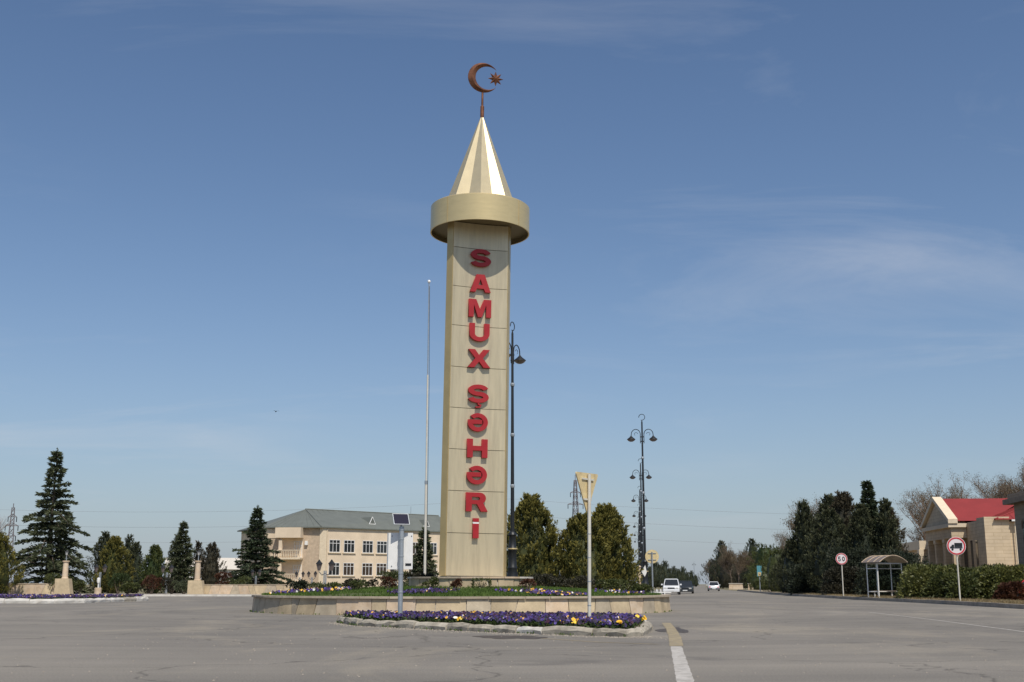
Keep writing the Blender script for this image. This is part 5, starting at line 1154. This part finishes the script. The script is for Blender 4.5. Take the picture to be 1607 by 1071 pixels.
# grit and pebbles lying along the kerbs
gm = MB(); r_ = random.Random(77)
for k in range(900):
    i = r_.randint(0, 7); a, b = BP[i], BP[(i + 1)]; p = a.lerp(b, r_.random()) + (BP[i] - bc).normalized() * abs(r_.gauss(.05, .35)); s = r_.uniform(.004, .016)
    gm.hexa([(p.x - s, p.y - s, 0), (p.x + s, p.y - s * .7, 0), (p.x + s, p.y + s, 0), (p.x - s * .8, p.y + s, 0), (p.x - s * .5, p.y - s * .6, s), (p.x + s * .6, p.y - s * .4, s), (p.x + s * .5, p.y + s * .6, s * .9), (p.x - s * .5, p.y + s * .5, s)])
for k in range(500):
    p = Vector((r_.uniform(-8, 10), r_.uniform(12, 30), 0)); s = r_.uniform(.004, .013)
    gm.hexa([(p.x - s, p.y - s, .001), (p.x + s, p.y - s * .7, .001), (p.x + s, p.y + s, .001), (p.x - s * .8, p.y + s, .001), (p.x - s * .5, p.y - s * .6, s), (p.x + s * .6, p.y - s * .4, s), (p.x + s * .5, p.y + s * .6, s * .9), (p.x - s * .5, p.y + s * .5, s)])
tag(gm.build('grit', M['kerb']), 'loose grit and pebbles scattered on the asphalt', 'grit', kind='stuff')

# ------------------------------------------------------------------ vehicles
def car(name, label, loc, rz, L_, W_, H_, paint, suv=False, cat='car'):
    t = thing(name, label, cat, loc, rz); hw_ = W_ / 2; g_ = .2 if not suv else .26
    # front is -y
    hb = H_ * .60
    secs = [(-L_ / 2, g_ + .12, hb * .72, .90), (-L_ / 2 + .12, g_, hb * .86, .97), (-L_ * .22, g_, hb * .98, 1.0), (L_ * .30, g_, hb, 1.0), (L_ / 2 - .12, g_, hb * .97, .97), (L_ / 2, g_ + .12, hb * .78, .9)]
    vs = []; fs = []
    for (y, z0, z1, k) in secs:
        w = hw_ * k; vs += [(-w * .94, y, z0), (-w, y, z0 + (z1 - z0) * .35), (-w * .98, y, z0 + (z1 - z0) * .8), (-w * .9, y, z1), (w * .9, y, z1), (w * .98, y, z0 + (z1 - z0) * .8), (w, y, z0 + (z1 - z0) * .35), (w * .94, y, z0)]
    for i in range(len(secs) - 1):
        for k in range(8): fs.append((i * 8 + k, i * 8 + (k + 1) % 8, (i + 1) * 8 + (k + 1) % 8, (i + 1) * 8 + k))
    fs += [tuple(range(8))[::-1], tuple(range(40, 48))]
    MB().add(vs, fs).build('body', M[paint], t, True)
    y0, y1, y2, y3 = -L_ * .20, -L_ * .06, L_ * .26, L_ * (.40 if not suv else .44); zb, zt = hb * .97, H_
    wb, wt = hw_ * .88, hw_ * .72
    MB().add([(-wb, y0, zb), (wb, y0, zb), (wb, y3, zb), (-wb, y3, zb), (-wt, y1, zt - .06), (wt, y1, zt - .06), (wt, y2, zt - .06), (-wt, y2, zt - .06)], [(3, 2, 1, 0), (4, 5, 6, 7), (0, 1, 5, 4), (1, 2, 6, 5), (2, 3, 7, 6), (3, 0, 4, 7)]).build('windows', M['glass'], t)
    MB().hexa([(-wt - .02, y1 - .03, zt - .058), (wt + .02, y1 - .03, zt - .058), (wt + .02, y2 + .03, zt - .058), (-wt - .02, y2 + .03, zt - .058), (-wt + .06, y1 + .08, zt), (wt - .06, y1 + .08, zt), (wt - .06, y2 - .08, zt), (-wt + .06, y2 - .08, zt)]).build('roof', M[paint], t)
    pl = MB()
    for s in (-1, 1):
        pl.tube([(s * wb, y0, zb), (s * (wt + .01), y1, zt - .05)], .035, 4); pl.tube([(s * wb, y3, zb), (s * (wt + .01), y2, zt - .05)], .045, 4); pl.tube([(s * wb, (y0 + y3) / 2, zb), (s * (wt + .01), (y1 + y2) / 2, zt - .05)], .035, 4)
    pl.build('pillars', M[paint], t)
    for s in (-1, 1):
        for y in (-L_ * .31, L_ * .30):
            rW = .31 if not suv else .35
            w_ = MB().lathe([(rW * .6, -.09), (rW, -.09), (rW, .09), (rW * .6, .09)], 16); wo = w_.build('wheel', M['tyre'], t); wo.matrix_local = Matrix.Translation((s * (hw_ - .08), y, rW)) @ Matrix.Rotation(R(90), 4, 'Y')
            MB().lathe([(.02, -.093), (rW * .6, -.092), (rW * .6, .092), (.02, .093)], 12).build('rim', M['chrome'], wo)
        MB().box(s * hw_ * .66 - .14, s * hw_ * .66 + .14, -L_ / 2 - .012, -L_ / 2 + .1, hb * .60, hb * .76).build('headlight', M['amber'], t)
        MB().box(s * hw_ * .72 - .12, s * hw_ * .72 + .12, L_ / 2 - .1, L_ / 2 + .012, hb * .62, hb * .82).build('tail_light', M['signred'], t)
        MB().box(s * (hw_ + .09) - .09, s * (hw_ + .09) + .09, y0 + .08, y0 + .2, zb + .02, zb + .16).build('mirror', M[paint], t)
    MB().box(-hw_ * .42, hw_ * .42, -L_ / 2 - .006, -L_ / 2 + .1, hb * .60, hb * .76).build('grille', M['signblack'], t)
    for y, s in ((-L_ / 2, -1), (L_ / 2, 1)):
        MB().box(-hw_ * .96, hw_ * .96, y - .07, y + .07, g_ + .05, g_ + .24).build('bumper', M['cardark' if not suv else 'carwhite'], t)
        MB().box(-.26, .26, y + s * .075 - .006, y + s * .075 + .006, g_ + .10, g_ + .21).build('number_plate', M['plate'], t)
    return t
car('car', 'white off-road car driving towards the camera, nearest on the road', (16.3, 123, 0), R(-9), 3.9, 1.72, 1.58, 'carwhite', True)
car('car', 'dark car behind the white off-road car on the road', (19.75, 137, 0), R(-10), 4.3, 1.75, 1.42, 'cardark')
car('car', 'white car driving away in the right lane', (31.3, 187, 0), R(172), 4.3, 1.75, 1.42, 'carwhite')
car('car', 'red car parked behind shrubs at the right edge', (28.6, 65.2, .12), R(-75), 4.1, 1.65, 1.38, 'carred')

# ------------------------------------------------------------------ far roadside bits
t = thing('picket_fence', 'row of short white posts at the roadside right of the lamp bases', 'fence', (13.4, 118, 0))
for i in range(10): MB().lathe([(.07, 0), (.07, .42), (.02, .58)], 6, (-1.9 + i * .42, i * .3, 0)).build('picket', M['white'], t)
MB().box(-2.1, 2.2, .02, .1, .2, .3).build('rail', M['white'], t)
for i, (x, y, w, lab) in enumerate(((41.9, 215, 1.6, 'beige concrete block by the far verge, left one'), (45.2, 215, 1.4, 'beige concrete block by the far verge, middle one'), (43.6, 221, 2.4, 'long beige concrete block by the far verge'))):
    t = thing('concrete_block', lab, 'block', (x - 2.4, y, .1), R(-8), 'concrete blocks by the far verge'); MB().hexa([(-w / 2, -.5, 0), (w / 2, -.5, 0), (w / 2, .5, 0), (-w / 2, .5, 0), (-w / 2 + .1, -.4, 1.0), (w / 2 - .1, -.4, 1.0), (w / 2 - .1, .4, 1.0), (-w / 2 + .1, .4, 1.0)]).build('body', M['limestone2'], t); MB().box(-w / 2, w / 2, -.5, .5, 1.002, 1.1).build('cap', M['mortar'], t)
t = thing('info_sign', 'narrow teal roadside sign on a post in front of the roadside wood', 'sign', (30.9, 150, .1), R(-10))
MB().tube([(0, 0, 0), (0, 0, 3.1)], .06, 6).build('pole', M['galv'], t); MB().box(-.3, .3, -.1, -.06, 1.9, 3.2).build('sign_plate', M['blue'], t); MB().box(-.2, .2, -.12, -.102, 1.95, 2.4).build('lower_plate', M['yellow'] if False else M['signback'], t)
# ------------------------------------------------------------------ pylons and power lines
def pylon(label, loc, h, rz):
    t = thing('power_pylon', label, 'pylon', loc, rz, 'lattice power pylons'); b = h * .05; rad = .12
    def cor(f):
        w = b * (1 - f) ** 1.0 * (1 if f < .6 else 1) + .35 * f; return [Vector((sx * w, sy * w, h * f)) for sx, sy in ((-1, -1), (1, -1), (1, 1), (-1, 1))]
    lg = MB()
    for k in range(4): lg.tube([cor(0)[k], cor(.6)[k], cor(1)[k]], rad, 4)
    lg.build('legs', M['galv2'], t); MB().tube([(0, 0, h * .99), (0, 0, h * 1.05)], .12, 4).build('peak', M['galv2'], t); br = MB(); fs = [0, .15, .28, .40, .5, .59, .67, .74, .81, .87, .93, 1]
    for f0, f1 in zip(fs[:-1], fs[1:]):
        a, c = cor(f0), cor(f1)
        for k in range(4): br.tube([a[k], c[(k + 1) % 4]], rad * .6, 3); br.tube([a[(k + 1) % 4], c[k]], rad * .6, 3)
    br.build('bracing', M['galv2'], t)
    for f, w in ((.64, .055), (.77, .075), (.88, .05)):
        ar = MB(); ar.tube([(-w * h, 0, f * h), (0, 0, f * h + .9), (w * h, 0, f * h)], rad * .8, 4); ar.tube([(-w * h, 0, f * h), (w * h, 0, f * h)], rad * .8, 4); ao = ar.build('cross_arm', M['galv2'], t)
        for s in (-1, 1): MB().tube([(s * w * h, 0, f * h), (s * w * h, 0, f * h - 1.5)], .12, 4).build('insulator', M['darkmetal'], ao)
    return t
M['galv2'] = mk('grey_lattice_steel', (.20, .18, .19), .6, .2)
pylon('lattice power pylon behind the golden thujas', (21.4, 400, 0), 35.5, R(15)); pylon('lattice power pylon at the left edge behind the trees', (-149, 355, 0), 23.5, R(20))
for i, (z0, z1, dy) in enumerate(((26, 22, 0), (21, 17, 4), (31, 27, -3))):
    pts = []
    for k in range(25):
        f = k / 24; x = -260 + 520 * f; pts.append((x, 400 + dy - x * .05, z0 + (z1 - z0) * f - 5 * (1 - (2 * ((f * 2) % 1) - 1) ** 2)))
    o = MB().tube(pts, .026, 3).build('power_line', M['galv2']); tag(o, ['middle of three power lines crossing the sky behind the trees', 'lowest of three power lines crossing the sky behind the trees', 'highest of three power lines crossing the sky behind the trees'][i], 'power line', 'power lines')

# a bird far up on the left
bd = thing('bird', 'small dark bird flying in the sky left of the flagpole', 'bird', (-12.12, 60, 9.73), R(35)); bd.scale = (.55, .55, .55)
MB().lathe([(.005, -.16), (.035, -.10), (.05, 0), (.035, .08), (.012, .15)], 8).build('body', M['signblack'], bd, True).matrix_local = Matrix.Rotation(R(78), 4, 'X')
for s_ in (-1, 1):
    MB().add([(s_ * .03, -.05, .02), (s_ * .03, .06, .02), (s_ * .19, .03, .09), (s_ * .34, -.02, .03), (s_ * .18, -.06, .08), (s_ * .03, 0, .012), (s_ * .18, -.01, .07)], [(0, 1, 2, 4), (4, 2, 3), (5, 1, 2, 6), (0, 5, 6, 4), (6, 2, 3), (4, 6, 3)]).build('wing', M['signblack'], bd)
